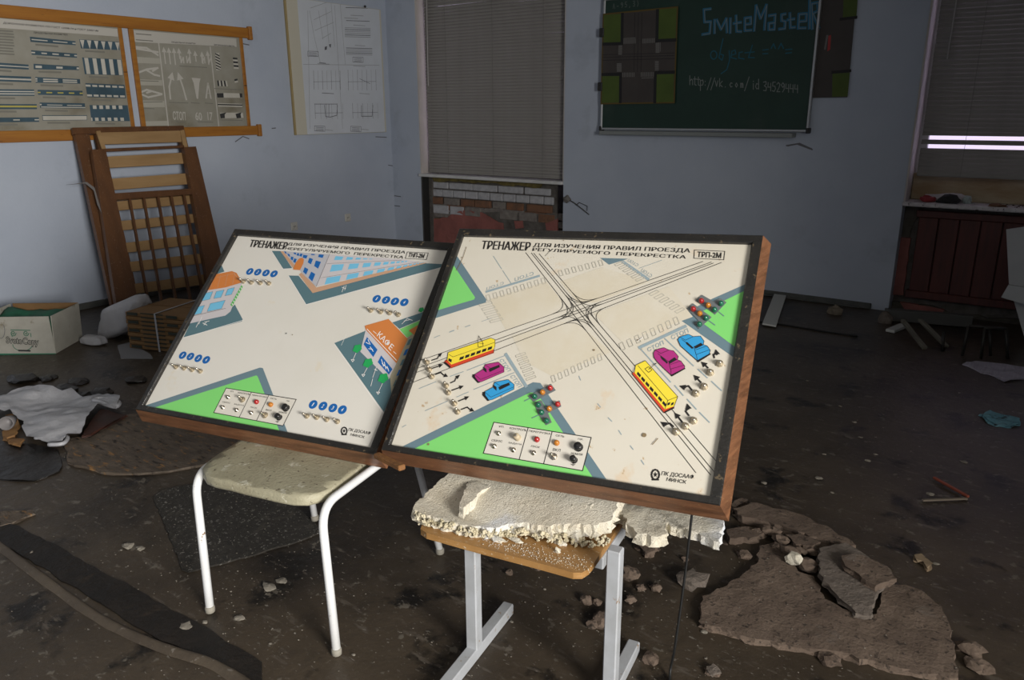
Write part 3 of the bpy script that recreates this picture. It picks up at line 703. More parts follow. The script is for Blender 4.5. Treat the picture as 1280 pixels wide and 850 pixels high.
signal(b6, [[(610, 452), (650, 420), (716, 458), (756, 440), (794, 464), (726, 536)], [(560, 500), (596, 470), (706, 552), (630, 620), (600, 588), (628, 572)]],
       [((645, 452), L_red), ((685, 478), L_amb), ((722, 504), L_grn), ((760, 467), L_grn), ((597, 500), L_red), ((635, 527), L_amb), ((672, 553), L_grn), ((633, 590), L_grn)], [[(748, 520), (778, 544)], [(690, 572), (726, 598)]])
P = Print(B1, h1, R1)
for C, p, r in ((b7, (232, 440), .006), (Gz, (320, 595), .003), (b5, (100, 240), .002), (b5, (820, 120), .0018), (b4, (280, 662), .0035), (b7, (205, 20), .0025)): P.disc(mat('print_grime', (.22, .16, .09), .6), C(p)[0], r, 6, 9).build('grime_mark', t1)
P.line(MATS['print_grime'], b5((133, 165), (110, 235), (85, 290), (62, 330)), .0018, 6).build('grime_mark', t1)
P.line(MATS['print_grime'], b7((268, 482), (292, 455)), .0022, 6).build('grime_mark', t1)
P.line(P_white, Gz((655, 525), (690, 500)), .002, 6)
P.build('grime_mark', t1)

# ============ left board: uncontrolled crossing
t2, R2, h2 = board(B2, BW, BH, 'traffic_training_board', 'black framed traffic training board with buildings, cafe and blue numbers, leaning on white chair', M_paper2)
A = crop(300, 290, 8.5); Bc = crop(420, 290, 8.5); Cc = crop(210, 320, 7.727); D = crop(410, 370, 5.667); E = crop(270, 470, 7.53); g1 = crop(160, 270, 5.665); g2 = crop(160, 410, 5.665); g3 = crop(340, 400, 4.25)
P = Print(B2, h2, R2)
P.poly(P_grey, g2((100, 556), (935, 280), (955, 284), (1150, 790), (600, 760))).poly(P_green, g2((180, 566), (908, 336), (918, 342), (1085, 760), (600, 760)), 1)
P.build('pavement_print', t2)
P = Print(B2, h2, R2)                        # long school building
P.poly(P_dslate, A((338, 200), (432, 202), (556, 386), (460, 392))).poly(P_dslate, A((515, 462), (622, 464), (772, 648)) + Bc((955, 332), (1150, 342), (1110, 376), (0, 688)) + A((702, 768)))
P.line(P_white, A((515, 466), (702, 772)) + Bc((1110, 380)), .0022, 1).line(P_white, A((334, 203), (456, 394), (556, 388)), .002, 1)
P.poly(P_tan, A((626, 452), (660, 428), (812, 590)) + Bc((900, 326), (968, 328)) + A((772, 650)), 1).poly(P_tan, A((430, 205), (462, 205), (596, 372), (566, 388)), 1)
P.poly(P_wall2, A((458, 203), (690, 222), (955, 238), (812, 582), (652, 432), (640, 404), (600, 370)), 2).poly(P_wall, A((955, 236)) + Bc((715, 292), (905, 320)) + A((812, 582)), 2)
for qd in ([(470, 208), (490, 210), (500, 238), (480, 225)], [(505, 228), (530, 240), (535, 270), (512, 252)], [(545, 262), (572, 270), (562, 306), (540, 290)], [(580, 282), (605, 290), (590, 332), (566, 318)],
           [(575, 220), (600, 224), (594, 244), (572, 232)], [(612, 226), (632, 230), (626, 258), (602, 248)], [(645, 230), (668, 236), (655, 266), (632, 255)], [(675, 244), (722, 252), (706, 285), (668, 275)],
           [(740, 276), (778, 290), (755, 346), (722, 325)], [(808, 306), (862, 320), (832, 392), (790, 364)], [(690, 376), (728, 398), (705, 455), (672, 425)], [(760, 424), (802, 450), (770, 528), (730, 488)], [(842, 240), (894, 245), (880, 278), (832, 268)], [(760, 234), (800, 238), (792, 248), (755, 246)]):
    P.poly(P_dblue, A(*qd), 3)
def strip(C, tl, bl, tr, br, n, fill=.68):
    tl, bl, tr, br = map(np.array, (tl, bl, tr, br))
    # windows shrink with distance along the facade
    pos = [1 - .80 ** i for i in range(n + 1)]; k = pos[-1]; pos = [p / k for p in pos]
    for i in range(n):
        a, b = pos[i], pos[i] + (pos[i + 1] - pos[i]) * fill
        P.poly(P_win, C(tuple(tl + (tr - tl) * a), tuple(tl + (tr - tl) * b), tuple(bl + (br - bl) * b), tuple(bl + (br - bl) * a)), 3)
strip(A, (1018, 258), (1000, 300), (1430, 288), (1420, 292), 5); strip(A, (980, 350), (955, 425), (1790, 308), (1784, 318), 9); strip(A, (925, 488), (900, 562), (1960, 322), (1955, 328), 12)
P.line(P_black, A((955, 238), (812, 582)), .001, 4).line(P_black, A((925, 340), (1000, 335)) + Bc((700, 302)), .0008, 4).line(P_black, A((860, 490)) + Bc((880, 322)), .0008, 4)
P.poly(P_oran, A((566, 402), (596, 325), (632, 284), (662, 276), (682, 292), (676, 335), (640, 408)), 4)
P.line(P_white, A((1110, 575), (1085, 640)), .002, 4).line(P_white, A((1085, 590), (1125, 605)), .002, 4).line(P_white, A((1130, 570), (1115, 620)), .002, 4)
P.build('school_building_print', t2)
P = Print(B2, h2, R2)                        # house at the left edge
P.poly(P_dslate, Cc((510, 70), (545, 150), (470, 175), (440, 170))).poly(P_dslate, Cc((645, 468), (722, 612), (714, 632), (150, 785), (215, 650), (560, 560)))
P.line(P_white, Cc((722, 622), (150, 792)), .0022, 1)
P.poly(P_wall, Cc((370, 335), (718, 262), (604, 538), (556, 576), (200, 655)), 2).poly(P_oran, Cc((450, 180), (480, 175), (620, 148), (664, 165), (718, 256), (560, 305), (370, 335)), 3)
for qd in ([(362, 362), (436, 346), (406, 420), (320, 438)], [(470, 346), (545, 330), (514, 402), (444, 413)], [(582, 322), (646, 306), (616, 374), (554, 386)], [(412, 462), (556, 430), (520, 510), (380, 540)], [(290, 494), (356, 478), (322, 556), (250, 572)]):
    P.poly(P_win, Cc(*qd), 3); P.line(P_black, Cc(*qd), .0008, 4, True)
for k in range(4): P.line(P_tan, Cc((440 + k * 70, 200 - k * 12), (410 + k * 72, 320 - k * 15)), .0014, 4)
P.line(P_tan, Cc((470, 212), (640, 170), (700, 245)), .0014, 4)
P.line(P_black, Cc((250, 580), (560, 508)), .0012, 4).poly(mat('print_sign_green', (.10, .42, .10), .5), Cc((712, 283), (724, 300), (622, 490), (604, 474)), 3)
for k in range(7): P.line(P_white, Cc((706 - k * 14, 305 + k * 26), (712 - k * 14, 318 + k * 26)), .0025, 4)
for a, b in (((300, 640), (275, 690)), ((330, 590), (300, 660)), ((340, 650), (380, 670)), ((355, 640), (400, 630)), ((350, 668), (375, 640))): P.line(P_white, Cc(a, b), .0025, 4)
P.build('house_print', t2)
P = Print(B2, h2, R2)                        # cafe
P.poly(P_dslate, D((45, 333), (262, 248), (520, 500), (520, 640), (412, 845))).poly(P_dslate, D((455, 188), (700, 105), (660, 165), (505, 232))).poly(P_green, D((508, 236), (665, 168), (640, 250), (560, 295)), 1)
P.line(P_white, D((45, 342), (400, 842)), .0022, 1).line(P_white, D((130, 272), (95, 350)), .0012, 1)
P.poly(P_wall, D((268, 240), (488, 472), (452, 560), (430, 590), (230, 396)), 2).poly(P_beige, D((488, 472), (560, 300), (640, 240), (560, 480), (450, 700), (440, 570)), 2)
P.poly(P_oran, D((262, 212), (430, 164), (566, 306), (486, 478), (268, 238)), 3).poly(P_oran, D((572, 245), (660, 195), (620, 285)), 3).line(P_white, D((278, 236), (486, 458)), .0022, 4)
for qd in ([(278, 292), (352, 382), (322, 434), (254, 344)], [(378, 422), (458, 520), (432, 558), (354, 470)]): P.poly(P_dblue, D(*qd), 3)
for a, b in (((285, 310), (300, 345)), ((270, 330), (292, 342)), ((300, 362), (322, 395)), ((290, 375), (318, 380)), ((380, 450), (395, 500)), ((400, 470), (412, 520)), ((420, 500), (432, 535)), ((385, 480), (430, 520))): P.line(P_white, D(a, b), .0022, 4)
for k in range(5): P.poly(P_dblue if k % 2 else P_dslate, D((575 - k * 24, 310 + k * 72), (598 - k * 24, 300 + k * 72), (578 - k * 24, 345 + k * 72), (556 - k * 24, 352 + k * 72)), 3)
P.text(P_white, 'КАФЕ', *D((345, 285), (445, 392), (372, 248)), 4, .008).line(P_white, D((322, 250), (345, 270)), .0018, 4).line(P_white, D((465, 395), (484, 412)), .0018, 4)
for c, r in (((210, 374), .0140), ((286, 476), .0150), ((394, 584), .0155), ((662, 100), .0085)):
    P.disc(P_tree, D(c)[0], r, 5)
    for k in range(5): u, v = B2.uv(D(c)[0], h2); a = k * 1.26; P.uvpoly(P_tree, [(u + r * .75 * cos(a) + r * .45 * cos(2 * pi * j / 9), v + r * .75 * sin(a) + r * .45 * sin(2 * pi * j / 9)) for j in range(9)], 5)
for a, b in (((202, 400), (180, 450)), ((280, 510), (255, 555)), ((388, 620), (360, 680))):
    P.line(P_white, D(a, b), .0018, 4).line(P_white, D((b[0] - 14, b[1] + 2), (b[0] + 8, b[1] + 4), (b[0] - 4, b[1] + 18)), .002, 4, True)
for a, b in (((345, 505), (318, 580)), ((330, 520), (350, 530)), ((318, 590), (305, 640)), ((525, 200), (560, 165)), ((540, 180), (580, 170)), ((560, 160), (600, 175))): P.line(P_white, D(a, b), .0018, 4)
P.build('cafe_print', t2)
P = Print(B2, h2, R2)                        # lettering
P.bold(P_black, 'ТРЕНАЖЕР', *A((95, 160), (488, 190), (122, 85)), 5, .7).build('title_lettering', t2)
P.text(P_black, 'ДЛЯ ИЗУЧЕНИЯ ПРАВИЛ ПРОЕЗДА', (359.2, 307.3), (506.2, 318.1), (361.3, 303.5), 5, .004).build('title_lettering', t2)
P.text(P_black, 'НЕРЕГУЛИРУЕМОГО  ПЕРЕКРЕСТКА', (356.4, 312.3), (504, 323.7), (358.0, 309.1), 5, .004).build('title_lettering', t2)
P.line(P_black, Bc((762, 215), (984, 226), (964, 296), (740, 284)), .0018, 5, True).text(P_black, 'ТНП-2М', *Bc((766, 270), (935, 282), (782, 222)), 5, .025)
P.build('title_lettering', t2)
P = Print(B2, h2, R2)
emblem(g3, (384, 590), 15, 19)
P.text(P_black, 'ПК ДОСААФ', *g3((404, 592), (520, 613), (412, 573)), 2, .006).text(P_black, 'МИНСК', *g3((416, 615), (490, 630), (421, 602)), 2, .006)
P.build('maker_emblem_print', t2)
ctrl(B2, h2, R2, t2, E, [(98, 115), (757, 222), (632, 470), (-19, 346)], [[(335, 155), (222, 388)], [(498, 185), (383, 422)]],
     [('УП.', (133, 150), (168, 156), (138, 138)), ('КОНТРОЛЬ', (205, 165), (318, 182), (212, 150)), ('СБРОС', (58, 250), (132, 262), (64, 238)), ('ЗАДАЧА', (168, 272), (262, 288), (174, 258)), ('ПЕРЕГРУЗКА', (340, 186), (482, 208), (346, 174)), ('ПУСК', (322, 300), (384, 310), (328, 288)),
      ('СЕТЬ', (510, 216), (570, 226), (516, 204)), ('ВКЛ', (468, 326), (520, 334), (474, 312)), ('ПР.', (664, 240), (695, 245), (668, 230)), ('ЗЕМЛЯ', (586, 346), (664, 358), (592, 332))], (580, 428))
button(t2, B2, h2, E((112, 198))[0]); toggle(t2, B2, h2, E((243, 218))[0], (-.5, .3), M_brass, 1.2); button(t2, B2, h2, E((62, 294))[0]); button(t2, B2, h2, E((192, 320))[0]); dome(t2, B2, h2, E((380, 243))[0], L_red)
button(t2, B2, h2, E((330, 345))[0]); dome(t2, B2, h2, E((514, 268))[0], L_amb); toggle(t2, B2, h2, E((455, 365))[0], (-.4, .1), M_brass, 1.25); knob(t2, B2, h2, E((648, 292))[0], M_knobk, .0112, .017); knob(t2, B2, h2, E((580, 378))[0], M_knobk, .0095, .02)
for C, nums, sw, SC_ in ((E, [(915, 268), (1008, 283), (1101, 301), (1190, 318)], [(850, 372), (943, 384), (1037, 404), (1137, 423)], E), (A, [(105, 420), (190, 427), (277, 436), (362, 445)], [(30, 520), (115, 530), (210, 536), (302, 540)], A),
                         (Bc, [(433, 710), (533, 723), (627, 738), (727, 748)], [(300, 98), (370, 108), (433, 116), (495, 128)], D), (g2, [(388, 193), (443, 202), (499, 215), (555, 226)], [(334, 272), (392, 281), (449, 292), (507, 302)], g2)):
    for k, p in enumerate(nums):
        P = Print(B2, h2, R2); c = C(p)[0]; P.disc(P_dblue, c, .0152, 1); u, v = B2.uv(c, h2)
        V, F = glyphs(str(k + 1), .01); b0 = len(P.V); P.V += [B2.pt(u + (x - .5) * (.0036 if k == 0 else .0066) + (y - .5) * .003, v + (y - .5) * .0125, h2 + .0008) for x, y in V]
        for f in F: P.F.append([i + b0 for i in f]); P.M.append(P._m(P_white))
        P.build('number_print', t2)
    for p in sw: toggle(t2, B2, h2, SC_(p)[0], (-.45, .05))
P = Print(B2, h2, R2)
for C, p, r in ((g3, (77, 73), .003), (g3, (110, 80), .002), (g2, (1122, 40), .002)): P.disc(P_grey if p[0] == 77 else MATS['print_grime'], C(p)[0], r, 6, 8).build('grime_mark', t2)
P.build('grime_mark', t2)
# splintered strip hanging loose at the lower right corner of the left board
sp = [B2.pt(BW - .004, -.010, -.02), B2.pt(BW + .062, -.030, -.03)]
obj('splintered_strip', beam(onz(471, 569, .489), onz(503, 585, .505), .022, .016, (0, 0, 1), .003), mat('raw_split_wood', (.30, .13, .035), .8, (.19, .085, .03), 30, bump=.5, bscale=80), t2, label='orange raw wood strip split from the frame')

# ------------------------------------------------------------------ white tubular chair under the left board
M_enamel = mat('white_enamel', (.74, .75, .76), .3, (.66, .66, .65), 9, spec=.55, spots=[((.25, .16, .09), 40, .75, .03)])
M_seat = mat('dirty_cream_vinyl', (.40, .375, .265), .5, (.30, .275, .19), 5, bump=.3, bscale=110, spots=[((.52, .50, .40), 22, .66, .05), ((.12, .10, .07), 75, .69, .04)])
M_grey_enamel = mat('grey_white_enamel', (.40, .415, .44), .4, (.33, .34, .35), 11, spec=.5, spots=[((.22, .13, .06), 26, .72, .04)])
M_ply = mat('varnished_plywood', (.37, .20, .07), .42, (.27, .14, .045), 6, stretch=(1, 5, 1), spec=.5, spots=[((.55, .46, .34), 60, .68, .05)])
FL_, FR_, RL_, RR_ = onz(263, 765), onz(421, 818), onz(394, 652), onz(550, 692)
ch = thing('tubular_chair', 'white tubular steel chair with dirty cream vinyl seat carrying a board', 'chair', (FL_ + FR_ + RL_ + RR_) / 4)
ZS = .404
s_dir = unit(FR_ - FL_); d_dir = np.array([-s_dir[1], s_dir[0], 0])
def chp(c, z): return np.array([c[0], c[1], z])
railR = onz(463, 588, ZS); inw = (railR - FR_) @ s_dir
tb = .0125; r_dir = unit(onz(463, 588, ZS) - onz(401, 634, ZS))
back_v = .50                                 # where the backrest meets the board, measured up the board
for foot, rear, sg, nm in ((FL_, RL_, 1, 'l'), (FR_, RR_, -1, 'r')):
    top = onz(243, 592, ZS) if sg > 0 else onz(401, 634, ZS)
    rb_ = top + (onz(514, 551, ZS) - onz(401, 634, ZS))
    u = .5 + (-.17 if sg > 0 else .19)
    bt = B2.pt(u * BW, .53, -.066 - tb)
    obj('frame_tube', tube(bent([chp(foot, .012), top, rb_, bt], .07, 8), tb, 12), M_enamel, ch, True)
    obj('rear_leg', tube([rb_, chp(rear, .012)], tb * .95, 12), M_enamel, ch, True)
    for f in (foot, rear): obj('foot_cap', lathe(chp(f, .0055 if f is RL_ else 0), (0, 0, 1), [(.0115, 0), (.0145, .003), (.0148, .018), (.0125, .021)], 12), mat('rubber_cap', (.26, .24, .20), .7), ch, True)
# seat pad: traced front outline, continued to the rear
cs = crop(230, 540, 5.12)
out = [onz(*p, ZS + .012) for p in cs((362, 50), (250, 122), (150, 195), (118, 240), (140, 282), (200, 306), (400, 352), (600, 398), (700, 418), (790, 420), (880, 398), (940, 368), (1000, 322), (1070, 268), (1140, 212))]
bc = (RL_ + RR_) / 2
rear_l = out[0] + r_dir * .20; rear_r = out[-1] + r_dir * .20
poly = [(p[0], p[1]) for p in out] + [tuple(rear_r[:2]), tuple(rear_l[:2])]
cxs, cys = np.mean([p[0] for p in poly]), np.mean([p[1] for p in poly])
obj('seat', sheet(jag(poly, .04, 0, 1), .03, lambda x, y: ZS + .016 - .10 * max(0, math.hypot(x - cxs, y - cys) - .17) ** 1.5 + .002 * nz2(x, y, 9, 2), .03, 1, .002), M_seat, ch, True)
bl_ = B2.pt(.30 * BW, .44, -.066 - .012); br_ = B2.pt(.72 * BW, .44, -.066 - .012)
obj('backrest', box((bl_ + br_) / 2, (br_ - bl_) / 2, B2.ey * .07, B2.n * .010, .006), M_seat, ch)

# ------------------------------------------------------------------ low school chair with plywood seat under the right board
ZT = .37
c5 = crop(500, 580, 3.048)
st = thing('school_chair', 'low school chair with plywood seat, square white steel legs and rubble on it', 'chair', (-1.0, 1.5, 0))
u1 = onz(593, 806, .035); u2 = onz(792, 803, .035) + (u1 - onz(628, 752, .035)) + np.array([-.022, .012, 0])
fdir = unit(onz(628, 752, .035) - onz(548, 850, .035)); sdir = np.array([fdir[1], -fdir[0], 0])
seat_px = c5((84, 232), (78, 246), (100, 262), (300, 318), (500, 370), (660, 414), (694, 414), (720, 398), (742, 372))
sp_ = [onz(*p, ZT) for p in seat_px]
sp_ = [(p[0], p[1]) for p in sp_]
rr = np.array(sp_[-1]) + fdir[:2] * .30; rl = np.array(sp_[0]) + fdir[:2] * .34
obj('seat', sheet(jag(sp_ + [tuple(rr), tuple(rl)], .05, 0, 2), .05, lambda x, y: ZT, .018, 2, .001), M_ply, st)
for i, (uu, a, b) in enumerate(((u1, -.36, .215), (u2, -.34, .205))):
    obj('leg', beam((uu[0], uu[1], .03), (uu[0], uu[1], ZT - .018 + i * .085), .034, .034, fdir, .003), M_grey_enamel, st)
    obj('foot_bar', beam(np.array([uu[0], uu[1], .0175]) + fdir * a, np.array([uu[0], uu[1], .0175]) + fdir * b, .034, .035, (0, 0, 1), .003), M_grey_enamel, st)
    p0 = np.array([uu[0], uu[1], ZT - .035]); ra = p0 - fdir * .005 if i == 0 else onz(748, 704, ZT - .036)
    obj('side_rail', beam(ra, ra + fdir * .27, .026, .036, (0, 0, 1), .003), M_grey_enamel, st)
    q0 = ra + fdir * .26; q1 = B1.pt((.42 if i == 0 else .80) * BW, .44, -.066 - .014); 
    obj('back_post', beam(q0, q1, .024, .024, sdir, .003), M_grey_enamel, st)
obj('cross_rail', beam((u1[0] + fdir[0] * .16, u1[1] + fdir[1] * .16, .325), (u2[0] + fdir[0] * .16 - sdir[0] * .075, u2[1] + fdir[1] * .16 - sdir[1] * .075, .325), .024, .03, (0, 0, 1), .003), M_grey_enamel, st)
bl_ = B1.pt(.36 * BW, .41, -.066 - .009); br_ = B1.pt(.84 * BW, .41, -.066 - .009)
obj('backrest', box((bl_ + br_) / 2, (br_ - bl_) / 2, B1.ey * .06, B1.n * .008, .005), M_ply, st)

# ------------------------------------------------------------------ plaster slabs lying on the school chair
M_plas = mat('porous_plaster', (.66, .62, .52), .95, (.50, .44, .33), 5, bump=.55, bscale=190, lo=.45, hi=.75, spots=[((.60, .62, .66), 3.1, .60, .12), ((.20, .16, .11), 150, .70, .03)])
M_plas_y = mat('crumbly_plaster', (.62, .56, .42), .95, (.46, .40, .26), 18, bump=1.0, bscale=50)
LAID = []                                    # sheets lying on the floor: crumbs go on top of them
def laid_z(x, y):
    h = 0.0
    for P_, zf in LAID:
        c = False
        for i in range(len(P_)):
            a, b = P_[i], P_[i - 1]
            if (a[1] > y) != (b[1] > y) and x < (b[0] - a[0]) * (y - a[1]) / (b[1] - a[1]) + a[0]: c = not c
        if c: h = max(h, zf(x, y))
    return h
def slab(name, px, z, th, m, label, cat, group=None, step=.016, amp=.006, seed=1, rise=None, extra=(), lip=.012, bump=.004, tagit=True, parent=None):
    P_ = [tuple(onz(*p, z)[:2]) for p in px] + [tuple(e) for e in extra]
    P_ = jag(P_, step * .8, amp, seed)
    zf = lambda x, y: z + (rise(x, y) if rise else 0) + bump * nz2(x, y, 14, seed) + bump * .5 * nz2(x, y, 45, seed)
    if z < .1: LAID.append((P_, zf))
    o = obj(name, sheet(P_, step, zf, th, seed, lip), m, parent)
    if tagit: tag(o, label, cat, group)
    return o
def bline(v=0.0):                             # point under the lower back edge of the right board
    return lambda u: B1.pt(u, -.016, -.066)
ZP = .412
e0 = B1.pt(.17, -.016, -.03); e1 = B1.pt(.66, -.016, -.03)
main_px = c5((50, 182), (72, 150), (150, 100), (232, 62))
front_px = c5((848, 188), (842, 222), (800, 292), (735, 300), (650, 288), (560, 284), (470, 262), (400, 262), (330, 268), (250, 258), (170, 238), (95, 218), (58, 204))
pts = [onz(*p, ZT + .025) for p in main_px]; pts2 = [onz(*p, ZT + .012) for p in front_px]
bk = [e0[:2] + fdir[:2] * .10, (e0[:2] + e1[:2]) / 2 + fdir[:2] * .13, e1[:2] + fdir[:2] * .10]
pl_poly = [tuple(p[:2]) for p in pts] + [tuple(b) for b in bk] + [tuple(p[:2]) for p in pts2]
o = obj('plaster_slab', sheet(jag(pl_poly, .008, .004, 5), .010, lambda x, y: ZP - .010 + .068 * max(0, min(1, (y - 1.45) / .24)) + .007 * nz2(x, y, 7, 5) + .0009 * nz2(x, y, 60, 5), .036, 5, .012), M_plas)
tag(o, 'thick crumbling white plaster slab on the plywood chair seat', 'plaster slab')
# front of the slab: broken yellowish edge crumbs
rc = random.Random(8)
eb = thing('broken_edge', 'row of loose plaster lumps along the front edge of the plywood seat', 'plaster', onz(*c5((450, 290))[0], ZT))
eb['kind'] = 'stuff'
bl = []
for k in range(170):
    t_ = k / 169; i0 = t_ * (len(front_px) - 3); i = int(i0); f = i0 - i; a, b = front_px[2 + min(i, len(front_px) - 4)], front_px[min(3 + i, len(front_px) - 1)]
    p = onz(a[0] + (b[0] - a[0]) * f + rc.uniform(-2, 2), a[1] + (b[1] - a[1]) * f + rc.uniform(-3, 2), ZT + .015); r = rc.uniform(.0025, .007)
    bl.append(blob((p[0], p[1], ZT + r * .95 + rc.uniform(0, .022)), r, k * .37, 2, .9))
bpy.data.objects.remove(eb)
o = obj('broken_edge', join(*bl), M_plas_y); o['kind'] = 'stuff'; o['label'] = 'crumbling yellowish broken front edge of the plaster slab'; o['category'] = 'plaster'
# second layer at the left and a loose chip
slab('plaster_layer', c5((225, 165), (232, 140), (262, 60), (290, 48), (372, 62), (352, 82), (310, 102), (262, 150), (240, 172)), ZP + .022, .028, M_plas, 'raised flake of plaster lying on the left of the slab', 'plaster slab', step=.01, amp=.003, seed=11, lip=.006)
def chip(px, z, r, m, label, seed, cat='plaster', group=None, flat=.7, nm='plaster_chip'):
    p = onz(*px, z); rr_ = r if hasattr(r, '__len__') else (r, r, r * flat)
    return tag(obj(nm, blob((p[0], p[1], z + rr_[2] * .55), rr_, seed, 2, .55), m), label, cat, group)
chip(c5((725, 180))[0], ZP + .02, (.018, .012, .012), M_plas, 'white plaster chip standing on top of the big slab', 1.3)
chip(c5((672, 290))[0], ZT + .012, (.016, .013, .018), M_plas, 'white lump leaning on the slab front near the seat corner', 2.1)
chip(c5((600, 337))[0], ZT, (.009, .006, .009), M_plas, 'small white chip on bare plywood near the seat corner', 3.3)
chip(c5((370, 292))[0], ZT, (.026, .012, .008), M_plas, 'long flat plaster chip under the slab edge on the plywood', 4.7)
chip(c5((445, 296))[0], ZT, (.022, .008, .006), M_plas, 'thin plaster flake beside the long chip on the plywood', 5.2)
chip(c5((610, 305))[0], ZT, (.018, .009, .008), M_plas, 'flat white flake between slab edge and the standing lump', 6.2)
pv = []
for k in range(420):
    a = rc.random(); x = 330 + 390 * a + rc.gauss(0, 40); y = 290 + 105 * a + rc.gauss(0, 18)
    if y > 300 + (x - 300) * .26 + 8 or x > 735 or y < 262: continue
    p = onz(*c5((x, y))[0], ZT); r = rc.uniform(.0005, .0014); pv.append(blob((p[0], p[1], ZT + r), r, k, 0, .4))
o = obj('plaster_dust', join(*pv), M_plas); o['kind'] = 'stuff'; o['label'] = 'fine plaster crumbs strewn on the plywood seat'; o['category'] = 'plaster dust'
# slab pieces that stick out beyond the seat under the board
sA = c5((850, 148), (1000, 172), (1016, 225), (1018, 258), (975, 278), (905, 262), (872, 235), (852, 195))
slab('plaster_slab', sA, .415, .034, M_plas, 'small plaster slab jutting past the plywood seat beside the big slab', 'plaster slab', step=.013, seed=21, extra=[tuple(B1.pt(.50, -.016, -.066)[:2] + fdir[:2] * .05), tuple(B1.pt(.60, -.016, -.066)[:2] + fdir[:2] * .10)], lip=.012)
sB = c5((1006, 172), (1120, 190), (1230, 206), (1224, 252), (1218, 300), (1180, 285), (1140, 262), (1085, 245), (1032, 236), (1012, 205))
slab('plaster_slab', sB, .412, .024, M_plas, 'thin plaster slab under the lower right corner of the tram board', 'plaster slab', step=.013, seed=22, extra=[tuple(B1.pt(.86, -.016, -.066)[:2] + fdir[:2] * .06), tuple(B1.pt(.58, -.016, -.066)[:2] + fdir[:2] * .13)], lip=.004)
# black lead hanging from the board
cw = crop(490, 570, 2.909)
w0 = onz(*cw((1092, 205))[0], .47); w3 = onz(*cw((1010, 812))[0], .004)
w1 = onz(*cw((1050, 305))[0], .34); w2 = onz(*cw((1022, 500))[0], .16)
w1 = np.array([w0[0] * .75 + w3[0] * .25, w0[1] * .75 + w3[1] * .25, .30]); w2 = np.array([w0[0] * .3 + w3[0] * .7, w0[1] * .3 + w3[1] * .7, .10])
tag(obj('power_lead', tube(smooth_path([w0 + np.array([0, .02, .03]), w0, w1, w2, w3, w3 + np.array([.10, -.20, 0]), w3 + np.array([.3, -.36, 0])], 6), .0035, 7), mat('black_rubber', (.008, .008, .008), .5), None, True), 'thin black lead hanging from the tram board to the floor', 'cable')

# ------------------------------------------------------------------ fallen plaster on the floor at the right
M_dirtplas = mat('dirty_plaster', (.10, .071, .053), .95, (.148, .108, .081), 6, bump=.5, bscale=90, spots=[((.045, .033, .025), 45, .62, .06), ((.16, .135, .115), 4, .68, .12)])
M_greyplas = mat('grey_plaster', (.115, .094, .078), .95, (.155, .128, .107), 6, bump=.8, bscale=60)
c6 = crop(860, 580, 3.048)
slab('fallen_plaster', c6((40, 600), (55, 500), (130, 470), (260, 382), (272, 310), (330, 298), (420, 410), (480, 425), (520, 512), (640, 575), (720, 570), (740, 470), (800, 455), (860, 470), (968, 545), (1000, 620), (1030, 815), (780, 770), (560, 712), (400, 690), (200, 655)), .020, .022, M_dirtplas, 'big broken brown plaster sheet lying on the floor', 'plaster slab', step=.025, amp=.006, seed=31, lip=.010, bump=.005)
slab('fallen_plaster', c6((172, 168), (262, 145), (420, 190), (545, 245), (640, 308), (560, 302), (420, 258), (330, 228), (205, 198)), .032, .034, M_dirtplas, 'long narrow plaster strip lying behind the big brown sheet', 'plaster slab', step=.025, amp=.008, seed=32, lip=.012)
slab('fallen_plaster', c6((500, 322), (600, 300), (652, 330), (785, 432), (722, 475), (700, 572), (640, 562), (515, 445), (498, 385)), .043, .017, M_greyplas, 'grey plaster plate lying on top of the big brown sheet', 'plaster slab', step=.025, amp=.006, seed=33, lip=.008)
slab('fallen_plaster', c6((585, 348), (655, 345), (760, 390), (795, 438), (715, 462), (600, 388)), .066, .020, M_dirtplas, 'small brown plaster piece lying on the grey plate', 'plaster slab', step=.02, amp=.005, seed=34, lip=.008)
slab('fallen_plaster', c6((148, 248), (230, 236), (300, 252), (250, 278), (160, 282)), .025, .028, M_dirtplas, 'flat plaster fragment under the corner of the tram board', 'plaster slab', step=.02, amp=.008, seed=35)
slab('fallen_plaster', c6((165, 150), (205, 128), (230, 135), (200, 152), (172, 168)), .022, .024, M_dirtplas, 'small plaster fragment at the tip of the narrow strip', 'plaster slab', step=.015, amp=.004, seed=36)
slab('fallen_plaster', c6((372, 268), (425, 264), (505, 297), (470, 312), (412, 304)), .034, .036, M_dirtplas, 'plaster wedge between narrow strip and grey plate', 'plaster slab', step=.02, amp=.006, seed=37)
k = 0
for x, y, r in ((322, 262, .03), (352, 296, .032), (388, 342, .036), (455, 395, .04), (298, 262, .026), (340, 322, .026), (468, 336, .032), (425, 335, .026), (262, 262, .022)):
    chip(c6((x, y))[0], .014, (r * .92, r * .76, r * .5), M_dirtplas, 'brown lump in the rubble beside the fallen sheet', 40 + k, 'rubble', 'lumps of rubble on the fallen plaster', nm='rubble_lump'); k += 1
chip(c6((405, 372))[0], .03, (.028, .022, .02), M_plas, 'pale blue white chip lying in the rubble', 61, nm='plaster_chip')
for x, y, r in ((212, 352, .022), (140, 305, .008), (90, 800, .016), (540, 755, .026), (1072, 712, .03), (1100, 775, .028)):
    chip(c6((x, y))[0], 0, (r * 1.3, r, r * .5), M_dirtplas, 'loose brown plaster lump on the floor around the fallen sheet', 70 + k, 'rubble', 'loose lumps around the fallen sheet', nm='rubble_lump'); k += 1
slab('fallen_plaster', c6((862, 345), (890, 340), (935, 380), (910, 395), (895, 370), (868, 362)), .012, .014, mat('ochre_scrap', (.22, .16, .10), .9), 'small ochre scrap lying alone on the floor', 'scrap', step=.012, amp=.002, seed=38)
